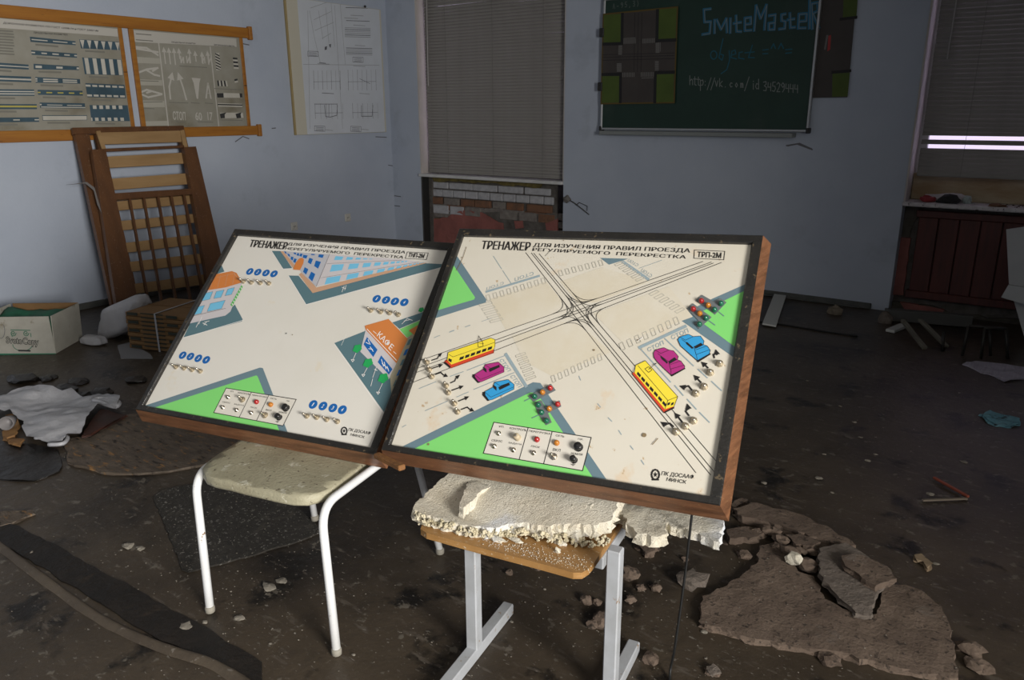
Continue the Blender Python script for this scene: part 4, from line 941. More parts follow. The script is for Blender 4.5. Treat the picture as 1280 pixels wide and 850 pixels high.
slab('fallen_plaster', cw((880, 295), (975, 300), (955, 345), (930, 352), (895, 325)), .022, .024, M_dirtplas, 'plaster fragment on the floor behind the square chair leg', 'plaster slab', step=.012, amp=.004, seed=39)
for x, y, r in ((865, 440, .03), (960, 485, .018), (868, 527, .016), (705, 530, .018), (745, 537, .014), (765, 612, .03), (730, 620, .018), (940, 745, .022), (1165, 790, .018), (1065, 378, .012), (525, 408, .02), (425, 428, .012), (905, 485, .014), (1090, 465, .04)):
    chip(cw((x, y))[0], 0, (r * 1.1, r, r * .7), M_dirtplas if x < 1080 else M_greyplas, 'brown crumb of plaster on the floor around the school chair', 80 + k, 'rubble', 'plaster crumbs around the school chair', nm='rubble_lump'); k += 1

# ------------------------------------------------------------------ floor: torn strip, mat, dark patches, crumbs
M_strip = mat('wet_black_dirt', (.007, .0055, .0042), .6, (.014, .010, .007), 7, bump=.9, bscale=30, spots=[((.06, .038, .020), 3.2, .60, .14)])
M_lino = mat('torn_linoleum', (.055, .042, .030), .55, (.085, .066, .046), 5, bump=.4, bscale=30, spots=[((.14, .12, .10), 30, .7, .04)])
c7 = crop(0, 560, 2.931)
up_e = [(-60, 262), (75, 292), (150, 332), (350, 442), (600, 580), (800, 692), (960, 790)]; lo_e = [(-60, 310), (0, 348), (200, 472), (400, 592), (560, 692), (760, 782), (960, 880)]
P_ = [tuple(onz(*p)[:2]) for p in c7(*up_e)] + [tuple(onz(*p)[:2]) for p in c7(*lo_e)][::-1]
o = obj('floor_seam', sheet(jag(P_, .04, .006, 4), .05, lambda x, y: .006 + .004 * nz2(x, y, 20, 3), .012, 4), M_strip); struct(o, 'black dirt filled seam torn open in the floor')
rid = [onz(*p) for p in c7((-80, 300), (0, 358), (150, 470), (330, 600), (450, 668), (560, 716), (660, 752), (770, 786), (860, 835), (960, 900))]
rp = smooth_path([(p[0], p[1], .0) for p in rid], 5); V, F = [], []
for i, p in enumerate(rp):
    t_ = unit(rp[min(i + 1, len(rp) - 1)] - rp[max(i - 1, 0)]); n_ = np.array([-t_[1], t_[0], 0]); wv = 1 + .25 * nz2(p[0], p[1], 9)
    for a, h in ((-.020, .001), (-.012, .006), (-.004, .011), (.004, .012), (.009, .008), (.011, .001)): V.append(p + n_ * a * wv + np.array([0, 0, h * wv]))
for i in range(len(rp) - 1):
    for k2 in range(5): F.append([i * 6 + k2, i * 6 + k2 + 1, (i + 1) * 6 + k2 + 1, (i + 1) * 6 + k2])
tag(obj('linoleum_curl', (V, F), M_lino, None, True), 'curled up edge of torn linoleum along the black floor seam', 'linoleum')
M_mat = mat('black_mat', (.022, .0195, .016), .9, (.04, .035, .029), 60, bump=1.0, bscale=170, spots=[((.20, .19, .17), 90, .66, .03), ((.06, .052, .042), 12, .6, .1)])
c8 = crop(180, 590, 5.333)
slab('rubber_mat', c8((120, 300), (250, 645), (300, 662), (700, 560), (1080, 440), (1190, 390), (1000, 200), (420, 60), (120, 120), (60, 170)), .006, .007, M_mat, 'black ribbed rubber mat on the floor under the white chair', 'mat', step=.04, amp=.004, seed=51, lip=.001, bump=.001)
# dark wet stain and torn hardboard near the plastic bag
c9 = crop(0, 470, 7.111)
M_hard = mat('rotten_hardboard', (.075, .058, .042), .7, (.13, .10, .075), 5, stretch=(2, 6, 1), bump=.4, bscale=30, spots=[((.02, .015, .011), 6, .58, .1), ((.24, .13, .05), 7, .62, .08)])
M_tar = mat('black_tar', (.006, .0055, .005), .35, (.014, .011, .009), 6, bump=.6, bscale=24)
slab('hardboard_sheet', c9((560, 560), (800, 545), (1000, 400), (1150, 335), (1300, 330), (1700, 420), (2200, 560), (2300, 680), (1900, 760), (1500, 840), (1000, 860), (600, 760)), .012, .012, M_hard, 'rotten peeling hardboard sheet on the floor left of the chair', 'hardboard', step=.06, amp=.012, seed=52, lip=.004, bump=.004)
slab('tar_patch', c9((-60, 575), (150, 600), (380, 625), (510, 645), (535, 720), (520, 850), (300, 930), (-60, 900)), .006, .007, M_tar, 'shiny black wet patch on the floor in front of the plastic bag', 'stain', step=.06, amp=.014, seed=53, bump=.004)
slab('floor_scrap', c7((0, 232), (120, 225), (125, 240), (40, 275), (0, 285)), .008, .009, M_hard, 'flat grey scrap on the floor behind the black seam', 'scrap', step=.03, amp=.004, seed=54)
# crumpled white plastic bag
M_bag = mat('white_plastic', (.42, .42, .44), .4, (.34, .34, .36), 5, bump=.5, bscale=26, spec=.5)
bag = thing('plastic_bag', 'crumpled white plastic bag lying on the floor near the black patch', 'bag', onz(*c9((450, 560))[0]))
def bagz(x, y):
    return .025 + .045 * max(0, nz2(x, y, 3.1, 8) + .4) + .022 * abs(nz2(x, y, 9, 2)) + .010 * abs(nz2(x, y, 23, 5))
bp = [tuple(onz(*p, .03)[:2]) for p in c9((-60, 320), (0, 345), (45, 345), (95, 330), (160, 395), (215, 420), (205, 500), (240, 565), (330, 585), (430, 610), (560, 600), (605, 545), (715, 540), (780, 430), (890, 285), (1040, 330), (1075, 235), (960, 190), (880, 178), (740, 205), (640, 148), (560, 170), (400, 140), (260, 122), (170, 145), (-60, 230))]
obj('bag_sheet', sheet(jag(bp, .03, .004, 9), .022, bagz, None, 9), M_bag, bag, True)
hl = [onz(*p, .05) for p in c9((830, 215), (900, 200), (1000, 220), (1060, 240), (1030, 270), (960, 258), (900, 235), (830, 215))]
obj('bag_handle', tube(smooth_path(hl, 4), .012, 7), M_bag, bag, True)
obj('bag_handle', tube(smooth_path([onz(*p, .03) for p in c9((310, 548), (420, 545), (560, 545), (600, 548), (560, 600), (430, 610))], 4), .010, 7), M_bag, bag, True)
slab('rusty_sheet', c9((720, 535), (790, 430), (890, 290), (1040, 335), (1120, 345), (900, 460), (800, 515)), .031, .013, mat('rust_brown', (.045, .014, .008), .6, (.02, .009, .006), 6), 'dark rust brown sheet sticking out of the plastic bag', 'scrap', step=.04, amp=.004, seed=55)
slab('cardboard_scrap', c9((45, 345), (95, 332), (160, 390), (150, 470), (130, 520), (60, 545), (20, 530), (40, 460)), .024, .022, mat('orange_card', (.26, .14, .05), .85, (.18, .09, .035), 8), 'orange torn cardboard scrap beside the plastic bag', 'cardboard', step=.03, amp=.006, seed=56)
slab('cardboard_scrap', c9((70, 566), (130, 548), (215, 555), (180, 612), (120, 594)), .023, .011, MATS['orange_card'], 'small brown cardboard flake under the plastic bag', 'cardboard', step=.03, amp=.006, seed=57)
p = onz(*c9((175, 465))[0], .0)
tag(obj('grey_cup', lathe((p[0] + .01, p[1] - .03, .056), (.66, -.55, .12), [(.022, 0), (.030, .04), (.032, .075), (.029, .075), (.02, .02)], 14), mat('grey_tin', (.16, .15, .15), .5), None, True), 'small grey cup lying at the mouth of the plastic bag', 'cup')
for x, y, r, s in ((200, 40, .07, 1), (425, 26, .045, 2), (1200, 45, .05, 3), (700, 60, .05, 4), (590, 130, .06, 5), (735, 180, .042, 6), (915, 148, .048, 7)):
    chip(c9((x, y))[0], 0, (r * 1.3, r, r * .3), M_tar, 'black charred lump on the floor behind the plastic bag', 100 + s, 'lump', 'charred lumps behind the plastic bag', nm='charred_lump')
# crumbs: larger pale ones one by one, the finest as stuff
rf = random.Random(77)
big = [(232, 785, .020), (683, 655, 0), (1023, 598, .012), (955, 604, .01), (1163, 618, .012), (1205, 578, .012), (1085, 576, .010), (1076, 547, .008), (1030, 568, .008), (1050, 508, .008), (1068, 528, .010), (1094, 568, .008), (1009, 476, .007), (160, 683, .018), (175, 686, .014), (337, 735, .022), (352, 727, .016), (300, 773, .014), (256, 778, .008), (1152, 700, .010), (1170, 705, .008), (1040, 616, .007), (880, 790, .009), (250, 640, .01), (40, 692, .012)]
for i, (x, y, r) in enumerate(big):
    if r: chip((x, y), 0, (r * 1.2, r * .9, r * .35), mat('pale_crumb', (.19, .17, .14), .9), 'pale plaster crumb lying on the dark floor', 120 + i, 'crumb', 'pale crumbs on the floor', nm='plaster_crumb')
cr = []
for i in range(800):
    if rf.random() < .45: x, y = rf.uniform(0, 1280), rf.uniform(470, 850)
    elif rf.random() < .6: x, y = rf.gauss(330, 120), rf.gauss(690, 70)
    else: x, y = rf.gauss(760, 130), rf.gauss(740, 60)
    if not (0 < x < 1280 and 455 < y < 870): continue
    p = onz(x, y); r = rf.uniform(.0008, .0026) * (1 if rf.random() < .94 else 2.0)
    if any(abs((p[:2] - uu[:2]) @ sdir[:2]) < .024 and -.38 < (p[:2] - uu[:2]) @ fdir[:2] < .23 for uu in (u1, u2)): continue
    cr.append(blob((p[0], p[1], laid_z(p[0], p[1]) + r * .45), (r * 1.3, r, r * .5), i, 0, .5))
o = obj('plaster_crumbs', join(*cr), MATS['pale_crumb']); o['kind'] = 'stuff'; o['label'] = 'fine pale crumbs scattered over the dark floor'; o['category'] = 'crumbs'

# ------------------------------------------------------------------ left wall: rails, posters, plan, sockets
M_pine = mat('varnished_pine', (.34, .145, .022), .45, (.26, .10, .016), 3, stretch=(4, .7, 12), spec=.45, spots=[((.06, .02, .008), 6.5, .73, .03)])
def wl(px, d=0.0): return onX(*px, XL + d)
zt0 = np.mean([wl((0, 6.5), .025)[2], wl((313, 34), .025)[2]]); zt1 = np.mean([wl((0, 22), .025)[2], wl((313, 48), .025)[2]])
zb0 = np.mean([wl((0, 165), .025)[2], wl((327, 156), .025)[2]]); zb1 = np.mean([wl((0, 178), .025)[2], wl((327, 169), .025)[2]])
yt = wl((313, 40), .025)[1]; yb = wl((325, 162), .025)[1]
for nm, lab, z0, z1, ye in (('poster_rail', 'upper varnished pine rail holding the road marking posters', zt1, zt0, yt), ('poster_rail', 'lower varnished pine rail under the road marking posters', zb1, zb0, yb)):
    t = thing(nm, lab, 'rail', (XL, 3.0, z0))
    obj('rail', abox(XL, XL + .025, 1.2, ye - .02, z0, z1, .004), M_pine, t); obj('end_block', abox(XL, XL + .04, ye - .022, ye + .012, z0 - .012, z1 + .012, .004), M_pine, t)
M_poster = mat('faded_poster', (.285, .275, .235), .55, (.22, .205, .16), 2.6, spots=[((.15, .13, .09), 2.4, .62, .16)])
Q_head = mat('poster_heading', (.44, .42, .38), .6); Q_navy = mat('poster_navy', (.045, .085, .115), .6, (.03, .06, .08), 6); Q_white = mat('poster_white', (.50, .48, .43), .6, (.42, .40, .35), 5); Q_yel = mat('poster_yellow', (.40, .34, .08), .6); Q_ink = mat('poster_ink', (.03, .03, .03), .7); Q_faint = mat('poster_faint_ink', (.17, .165, .14), .7); Q_pale = mat('poster_pale', (.36, .345, .295), .6)
PLW = Plane((XL + .014, 0, 0), (0, 1, 0), (0, 0, 1))
pc4, pc5, pc6 = crop(0, 0, 7.529), crop(0, 80, 7.529), crop(155, 20, 5.314)
zp0, zp1 = zb0 - .0008, zt1 + .0008
def poster(label, y0, y1, strips):
    t = thing('road_marking_poster', label, 'poster', (XL, (y0 + y1) / 2, zp0))
    obj('poster_sheet', abox(XL + .002, XL + .013, y0, y1, zp0, zp1), M_poster, t)
    for a, b in strips: obj('frame_strip', abox(XL + .001, XL + .022, a, b, zp0, zp1, .003), M_pine, t)
    return t
yr1 = wl((151, 36), .02)[1]; yl2 = wl((165, 38), .02)[1]; yr2 = wl((302, 50), .02)[1]
pt1 = poster('faded poster with blue road marking samples', 1.9, yr1, [(yr1 - .022, yr1 + .008)])
pt2 = poster('faded grey poster with white arrows and striped marking samples', yl2 - .01, yr2, [(yl2 - .025, yl2 + .012), (yr2 - .02, yr2 + .012)])
P = Print(PLW, 0, (0, 9, zp0 + .002, zp1 - .002))
P.poly(Q_head, pc4((-300, 138), (0, 172), (1104, 272), (1110, 345), (0, 262), (-300, 235)), 1)
P.text(Q_ink, 'ДОРОЖНАЯ РАЗМЕТКА ПО ГОСТ 13508-74 и ГОСТ 23457-86', *pc4((28, 228), (925, 302), (30, 206)), 2, .02).text(Q_ink, 'ПРОДОЛЬНАЯ РАЗМЕТКА', *pc4((315, 318), (635, 338), (318, 298)), 2, .02)
for k in range(9): P.line(Q_faint, pc4((-40, 285 + k * 27), (118 + (k % 3) * 6, 296 + k * 27)), .010, 2)
P.build('heading_print', pt1)
def bar(C, q, marks, mm=Q_white):
    global P
    P = Print(PLW, 0, (0, 9, zp0 + .002, zp1 - .002)); P.poly(Q_navy, C(*q), 2); a, b, c, d = (np.array(k) for k in q)     # tl tr br bl
    for u0, u1, v0, v1 in marks: P.poly(mm, C(*[tuple((a + (b - a) * u) * (1 - v) + (d + (c - d) * u) * v) for u, v in ((u0, v0), (u1, v0), (u1, v1), (u0, v1))]), 3)
    P.line(Q_faint, C(tuple(d + (c - d) * .12 + (0, 22)), tuple(d + (c - d) * .6 + (0, 24))), .012, 2)
    P.build('marking_print', pt1)
bar(pc4, [(280, 345), (710, 388), (712, 426), (288, 394)], [(.03, .38, .4, .62), (.5, .82, .4, .62), (.93, 1, .4, .7)])
bar(pc4, [(292, 472), (724, 505), (724, 544), (298, 515)], [(.0, .08, .35, .65), (.22, .34, .35, .65), (.46, .60, .35, .65), (.72, .84, .35, .65), (.94, 1, .35, .65)])
bar(pc4, [(315, 600), (742, 625), (742, 660), (318, 652)], [(.04, .18, .3, .75), (.5, .64, .3, .75), (.95, 1, .3, .75)])
bar(pc5, [(332, 122), (752, 142), (756, 186), (336, 176)], [(0, .04, .2, .45), (0, .04, .6, .8), (.17, .5, .22, .45), (.17, .5, .6, .84), (.61, .93, .22, .45), (.61, .93, .6, .84)])
bar(pc5, [(352, 242), (776, 252), (780, 298), (358, 290)], [(0, .06, .4, .65), (.19, .32, .4, .65), (.44, .57, .4, .65), (.69, .81, .4, .65), (.93, 1, .4, .65)], Q_yel)
bar(pc5, [(372, 362), (798, 370), (802, 420), (378, 414)], [(0, .04, .25, .5), (.16, .5, .35, .5), (.6, .93, .35, .5), (.02, 1, .72, .9)])
bar(pc5, [(396, 482), (818, 482), (820, 528), (402, 532)], [(.01, .99, .14, .92)])
bar(pc4, [(-150, 580), (268, 608), (270, 655), (-150, 632)], [(0, 1, .42, .62)]); bar(pc4, [(-150, 705), (292, 722), (295, 775), (-150, 760)], [(0, 1, .4, .68)])
bar(pc5, [(-150, 236), (320, 240), (325, 300), (-150, 298)], [(0, 1, .25, .42), (0, 1, .62, .8)]); bar(pc5, [(-150, 376), (345, 378), (348, 425), (-150, 424)], [(0, 1, .3, .65)], Q_yel); bar(pc5, [(-150, 505), (365, 502), (368, 545), (-150, 550)], [(.53, .65, .4, .65), (.92, 1, .4, .65)])
bar(pc4, [(745, 370), (1118, 394), (1125, 472), (762, 456)], [])
P = Print(PLW, 0, (0, 9, zp0 + .002, zp1 - .002))
for k in range(6):
    x = 750 + k * 66; y = 374 + k * 4.6; P.poly(Q_white, pc4((x, y), (x + 42, y + 3), (x + 30, y + 84)), 3)
P.build('marking_print', pt1)
bar(pc4, [(772, 540), (1140, 560), (1160, 710), (798, 698)], [(.05 + k * .21, .15 + k * .21, .02, .98) for k in range(5)])
bar(pc5, [(802, 180), (1170, 196), (1186, 322), (822, 312)], [(.0 + k * .17, .125 + k * .17, .1, .24) for k in range(6)] + [(.0 + k * .17, .125 + k * .17, .8, .94) for k in range(6)])
bar(pc5, [(842, 386), (1200, 388), (1222, 538), (860, 538)], [(.08 + k * .17, .175 + k * .17, .02, .24) for k in range(6) if k < 5] + [(.0, .03, .78, .98)] + [(.1 + k * .165, .19 + k * .165, .78, .98) for k in range(5)])
# second poster
P = Print(PLW, 0, (0, 9, zp0 + .002, zp1 - .002))
P.poly(Q_head, pc6((48, 92), (745, 150), (748, 205), (62, 172)), 1).text(Q_ink, 'ПРОДОЛЬНАЯ РАЗМЕТКА', *pc6((315, 180), (475, 190), (316, 168)), 2, .02).text(Q_ink, 'ВЕРТИКАЛЬНАЯ РАЗМЕТКА', *pc6((598, 196), (735, 206), (598, 186)), 2, .02)
for k in range(2): P.line(Q_faint, pc6((80, 118 + k * 40), (180 + k * 10, 126 + k * 40)), .007, 2)
for q_ in ([(75, 270), (238, 282), (240, 318), (80, 312)], [(92, 420), (252, 426), (256, 462), (98, 460)], [(104, 560), (268, 564), (272, 606), (110, 606)], [(115, 700), (292, 696), (296, 728), (120, 728)]): P.poly(Q_pale, pc6(*q_), 1)
P.line(Q_head, pc6((230, 182), (295, 735)), .010, 2).line(Q_head, pc6((572, 205), (630, 738)), .010, 2)
for q_ in ([(70, 205), (150, 212), (225, 260)], [(70, 215), (225, 240)], [(85, 380), (150, 355), (225, 345)], [(150, 360), (200, 390), (235, 398)], [(190, 365), (215, 350)], [(105, 510), (150, 490), (250, 518)], [(105, 515), (160, 540), (250, 520)], [(150, 510), (180, 500)]): P.line(Q_head, pc6(*q_), .014, 3)
for x, y, h in ((262, 205, 110), (295, 208, 110), (328, 210, 112), (362, 212, 70), (430, 215, 95), (470, 230, 70), (515, 235, 80), (552, 230, 90)):
    P.arrow(Q_head, pc6((x + h * .12, y + h), (x, y)), .010, .04, 3)
for x in (375, 415, 515, 560): P.line(Q_head, pc6((x, 268), (x + 4, 310), (x + 18, 275), (x + 22, 312)), .010, 3)
P.arrow(Q_head, pc6((308, 550), (300, 470), (322, 372)), .014, .06, 3).arrow(Q_head, pc6((414, 555), (390, 470), (356, 372)), .014, .06, 3)
P.poly(Q_head, pc6((448, 410), (508, 415), (500, 445), (492, 550), (482, 550), (462, 445)), 3).text(Q_head, 'А', *pc6((540, 548), (582, 550), (536, 442)), 3, .03)
P.text(Q_head, 'СТОП', *pc6((326, 690), (410, 694), (322, 632)), 3, .02).text(Q_head, '60', *pc6((475, 692), (520, 696), (470, 636)), 3, .02).text(Q_head, '17', *pc6((556, 692), (590, 694), (552, 638)), 3, .02)
for a, b in (((370, 332), (550, 342)), ((300, 574), (425, 578)), ((445, 576), (500, 580)), ((538, 578), (590, 582)), ((110, 430), (228, 434)), ((130, 572), (255, 570)), ((600, 482), (775, 490)), ((640, 690), (785, 694)), ((490, 702), (590, 706)), ((345, 702), (405, 706)), ((115, 612), (200, 616))): P.line(Q_faint, pc6(a, b), .006, 3)
def stripes(q, n, skew=0.0):
    a, b, c, d = (np.array(k) for k in q)
    P.poly(Q_white, pc6(*q), 2)
    for k in range(n):
        v0, v1 = k / n, (k + .5) / n; P.poly(Q_ink, pc6(tuple(a + (d - a) * v0), tuple(b + (c - b) * min(1, v0 + skew)), tuple(b + (c - b) * min(1, v1 + skew)), tuple(a + (d - a) * v1)), 3)
stripes([(604, 245), (632, 245), (644, 360), (612, 360)], 6, .14); stripes([(722, 275), (752, 278), (762, 352), (730, 350)], 3)
stripes([(618, 428), (622, 465), (690, 468), (682, 430)], 3); stripes([(732, 420), (752, 416), (758, 440), (736, 445)], 1)
P.poly(Q_white, pc6((610, 510), (782, 514), (786, 544), (616, 542)), 2).poly(Q_ink, pc6((614, 512), (660, 512), (662, 542), (618, 542)), 3).poly(Q_ink, pc6((766, 514), (784, 514), (786, 542), (770, 542)), 3).poly(Q_white, pc6((622, 578), (784, 584), (786, 604), (626, 602)), 2).line(Q_ink, pc6((624, 588), (784, 592)), .010, 3)
P.poly(Q_white, pc6((636, 642), (788, 642), (794, 676), (642, 680)), 2).poly(Q_ink, pc6((636, 650), (680, 640), (668, 655), (670, 678), (642, 680)), 3).poly(Q_ink, pc6((740, 650), (780, 640), (774, 655), (778, 676), (748, 680)), 3)
P.build('marking_print', pt2)

# technical plan pinned on a board
cp = crop(340, 0, 4.474)
pa, pb = wl((361, 80), .03), wl((480, 90), .03)
zlo = np.mean([wl((373, 169), .03)[2], wl((483, 165), .03)[2]]); zhi = wl((476, 12), .03)[2]
ya = wl((364.5, 80), .03)[1]; yb_ = wl((480, 90), .03)[1]
tp = thing('plan_board', 'white technical plan sheet mounted on a board near the corner', 'plan', (XL, (ya + yb_) / 2, zlo))
obj('backing_board', abox(XL + .001, XL + .026, ya, yb_, zlo, zhi, .003), mat('cream_margin', (.47, .445, .37), .8), tp)
obj('board_edge', abox(XL + .001, XL + .0268, ya - .016, ya, zlo, zhi, .003), mat('beige_backing', (.30, .23, .11), .8), tp)
M_sheet = mat('plan_paper', (.52, .55, .60), .7, (.48, .505, .55), 3)
ys0, ys1 = wl(cp((165, 300))[0], .03)[1], wl(cp((612, 300))[0], .03)[1]
obj('plan_sheet', abox(XL + .026, XL + .0275, ys0, ys1, zlo + .004, zhi - .004), M_sheet, tp)
PLP = Plane((XL + .0275, 0, 0), (0, 1, 0), (0, 0, 1)); R3 = (ys0, ys1, zlo + .004, zhi - .004)
Q_pl = mat('plan_ink', (.10, .10, .115), .7); Q_pl2 = mat('plan_grey_ink', (.27, .28, .30), .7)
P = Print(PLP, .0004, R3)
for a, b in (((215, 45), (330, 5)), ((235, 110), (330, 65)), ((240, 170), (345, 125)), ((210, 60), (235, 200)), ((235, 200), (270, 350)), ((330, 10), (350, 260)), ((350, 30), (395, 720)), ((300, 40), (318, 240)), ((260, 60), (285, 220)), ((280, 215), (330, 185)), ((380, 5), (410, 360)), ((175, 360), (600, 365)), ((200, 60), (212, 720))): P.line(Q_pl2, cp(a, b), .004, 0)
P.poly(Q_pl, cp((295, 262), (308, 258), (306, 278), (294, 280)), 1).poly(Q_pl, cp((318, 248), (330, 246), (328, 268), (322, 262)), 1)
for x0, x1, y0, y1, n in ((232, 380, 395, 500, 7), (425, 580, 390, 505, 7), (240, 395, 580, 665, 6), (450, 590, 578, 662, 6)):
    for k in range(n): x = x0 + (x1 - x0) * k / (n - 1); P.line(Q_pl2 if k % 2 else Q_pl, cp((x, y0), (x + 3, y1)), .0035, 0)
    P.line(Q_pl, cp((x0, (y0 + y1) / 2 + 10), (x1, (y0 + y1) / 2 + 8)), .003, 0)
P.line(Q_pl, cp((293, 588), (300, 652), (325, 655), (362, 645), (366, 590)), .006, 1).line(Q_pl, cp((318, 585), (318, 652)), .005, 1).line(Q_pl, cp((500, 590), (500, 650), (560, 650), (564, 590)), .006, 1).line(Q_pl, cp((238, 582), (365, 582)), .005, 1).line(Q_pl, cp((490, 440), (548, 468)), .004, 1)
for k, (x0, x1, y) in enumerate([(412, 535, 42), (440, 510, 85), (405, 480, 100), (415, 545, 115), (455, 520, 140)] + [(408, 550, 155 + 10 * i) for i in range(6)] + [(465, 520, 253)] + [(415, 560, 268 + 9 * i) for i in range(5)] + [(455, 520, 368), (280, 345, 520), (490, 545, 522), (255, 320, 355), (265, 300, 350), (300, 340, 726), (500, 540, 722)]): P.line(Q_pl if k % 3 == 0 else Q_pl2, cp((x0, y), (x1, y + 4)), .0055, 0)
for x, y in ((230, 302), (268, 720), (470, 722), (482, 335)):
    P.line(Q_pl, cp((x - 30, y - 16), (x + 28, y - 14), (x + 28, y + 14), (x - 30, y + 12)), .004, 0, True)
    for k in range(3): P.line(Q_pl, cp((x - 22, y - 8 + k * 8), (x + 20, y - 6 + k * 8)), .004, 0)
P.build('plan_drawing', tp)
obj('pin', lathe(onX(*cp((520, 36))[0], XL + .028), (1, 0, 0), [(.012, 0), (.012, .006), (.006, .01)], 8), Q_ink, tp)

# sockets
M_sock = mat('socket_plastic', (.50, .49, .46), .4)
for px, lab in (((368, 283), 'white wall socket near the lower rail side of the blue wall'), ((435, 272), 'white wall socket on the blue wall below the plan sheet')):
    c = wl(px, .01); t = thing('wall_socket', lab, 'socket', (XL, c[1], c[2]))
    obj('cover_plate', abox(XL, XL + .014, c[1] - .04, c[1] + .04, c[2] - .04, c[2] + .04, .006), M_sock, t)
    a = obj('socket_insert', lathe((XL + .013, c[1], c[2]), (1, 0, 0), [(.028, 0), (.028, .006), (.022, .007), (.02, .002), (.004, .001)], 16), M_sock, t)
    for s in (-1, 1): obj('pin_hole', lathe((XL + .0145, c[1] + s * .009, c[2]), (1, 0, 0), [(.004, 0), (.004, .0012), (.001, .0013)], 8), Q_ink, a)

# ------------------------------------------------------------------ folded wooden cot frame leaning on the left wall
M_cot = mat('brown_varnished_wood', (.115, .050, .020), .4, (.08, .035, .015), 4, stretch=(3, 3, .6), spec=.5, spots=[((.32, .28, .22), 70, .74, .02)])
M_birch = mat('birch_slat', (.31, .195, .09), .55, (.25, .15, .065), 4, stretch=(3, .6, 3))
k1 = crop(80, 150, 5.667); k2 = crop(160, 150, 5.667); k0 = crop(60, 140, 3.27)
tl = onX(117, 186, XL + .19); tr = onX(243, 184, XL + .19); fl = onz(166, 402)
CP = Plane(fl, tr - tl, tl - fl)
cot = thing('folded_cot', 'folded brown wooden cot frame with birch slats leaning on the blue wall', 'cot', fl)
def plank(name, m, px, h, th, C=None):
    pr = [CP.pt(*CP.uv(p, h), h - th) for p in (C(*px) if C else px)]
    return obj(name, prism(pr, CP.n, th), m, cot)
# rear panel (nearer the wall)
plank('post', M_cot, [(92, 160), (110, 160), (160, 395), (143, 395)], -.055, .04)
plank('post', M_cot, [(118, 162), (126, 162), (184, 420), (176, 420)], -.06, .03)
plank('post', M_cot, [(222, 162), (230, 160), (286, 400), (276, 404)], -.06, .03)
plank('top_rail', M_cot, k0((100, 64), (555, 56), (556, 82), (105, 90)), -.045, .03)
plank('edge_strip', M_birch, k0((197, 78), (214, 76), (238, 152), (222, 155)), -.030, .012); plank('edge_strip', M_birch, k0((540, 76), (556, 72), (572, 145), (556, 148)), -.030, .012)
sl = [[(208, 84), (540, 76), (546, 122), (222, 132)], [(244, 182), (552, 166), (562, 210), (252, 228)], [(262, 272), (572, 250), (582, 294), (272, 318)], [(280, 366), (590, 338), (596, 374), (288, 402)], [(292, 446), (610, 415), (618, 450), (300, 484)], [(306, 536), (628, 498), (636, 536), (314, 576)], [(322, 614), (646, 576), (656, 616), (330, 654)], [(340, 704), (664, 660), (670, 700), (346, 744)]]
for q_ in sl: plank('slat', M_birch, k0(*q_), -.035, .012)
plank('cross_rail', M_cot, k0((232, 150), (556, 136), (558, 146), (234, 162)), -.028, .012)
# front panel
plank('post', M_cot, [(115, 187), (132, 186), (182, 420), (152, 420)], .02, .045)
plank('post', M_cot, [(230, 184), (245, 183), (300, 420), (272, 420)], .02, .045)
plank('cross_rail', M_cot, k0((272, 332), (604, 312), (608, 334), (276, 358)), .018, .035)
for xa, xb in ((330, 410), (388, 464), (446, 524), (500, 584), (552, 640)):
    plank('bar', M_cot, k0((xa, 350 - (xa - 330) * .07), (xa + 9, 350 - (xa - 330) * .07), (xb + 9, 790), (xb, 790)), .012, .018)
plank('cross_rail', M_cot, [(160, 402), (290, 392), (292, 404), (164, 414)], .012, .03)
# cobweb rag hanging on the posts
zr = [CP.pt(*CP.uv(p, .03), .03) for p in k1((15, 460), (150, 450), (210, 500), (235, 600), (265, 660), (250, 600), (215, 480), (160, 440), (60, 455))]
obj('dusty_rag', prism(zr, CP.n, .004), mat('dust_rag', (.14, .13, .125), .9), cot)

# ------------------------------------------------------------------ boxes and bags by the left wall
M_boxw = mat('white_box_card', (.36, .345, .30), .8, (.29, .28, .24), 6, spots=[((.20, .17, .12), 9, .68, .08)])
M_card = mat('brown_cardboard', (.22, .125, .05), .85, (.17, .092, .035), 5)
M_cardd = M_card
bx = crop(0, 360, 8.5)
f1 = onz(70, 442.5); f0_ = onz(0, 443.5); ux = unit(f1 - f0_); f2 = onz(90.5, 419); uy = unit(f2 - f1); uy = unit(uy - ux * (uy @ ux)); dep = .34; wid = .42; hgt = (onY(67, 397, f1[1])[2])
t = thing('paper_box', 'white open paper box with green print and green contents', 'box', f1)
F0 = f1 - ux * wid
def bp_(a, b, z): return F0 + ux * a + uy * b + np.array([0, 0, z])
def wallp(a0, b0, a1, b1, th_a, th_b, flare=.012):
    c0, c1 = bp_(a0, b0, .002), bp_(a1, b1, .002); n_ = ux * th_a + uy * th_b
    V = [c0, c1, c1 + n_, c0 + n_]; up_ = np.array([0, 0, hgt]); V2 = [v + up_ - unit(n_) * flare for v in V]
    return V + V2, [[3, 2, 1, 0], [4, 5, 6, 7], [0, 1, 5, 4], [1, 2, 6, 5], [2, 3, 7, 6], [3, 0, 4, 7]]
for nm, ar in (('front_panel', (0, 0, wid, 0, 0, .005)), ('back_panel', (wid, dep, 0, dep, 0, -.005)), ('right_panel', (wid, 0, wid, dep, -.005, 0)), ('left_panel', (0, dep, 0, 0, .005, 0))):
    obj(nm, wallp(*ar), M_boxw if nm != 'back_panel' else M_cardd, t)
obj('inner_lining', (lambda: (lambda V: (V, [[0, 1, 2, 3]]))([bp_(.006, dep - .008, .02), bp_(wid - .006, dep - .008, .02), bp_(wid - .006, dep - .0, hgt), bp_(.006, dep, hgt)]))(), M_cardd, t)
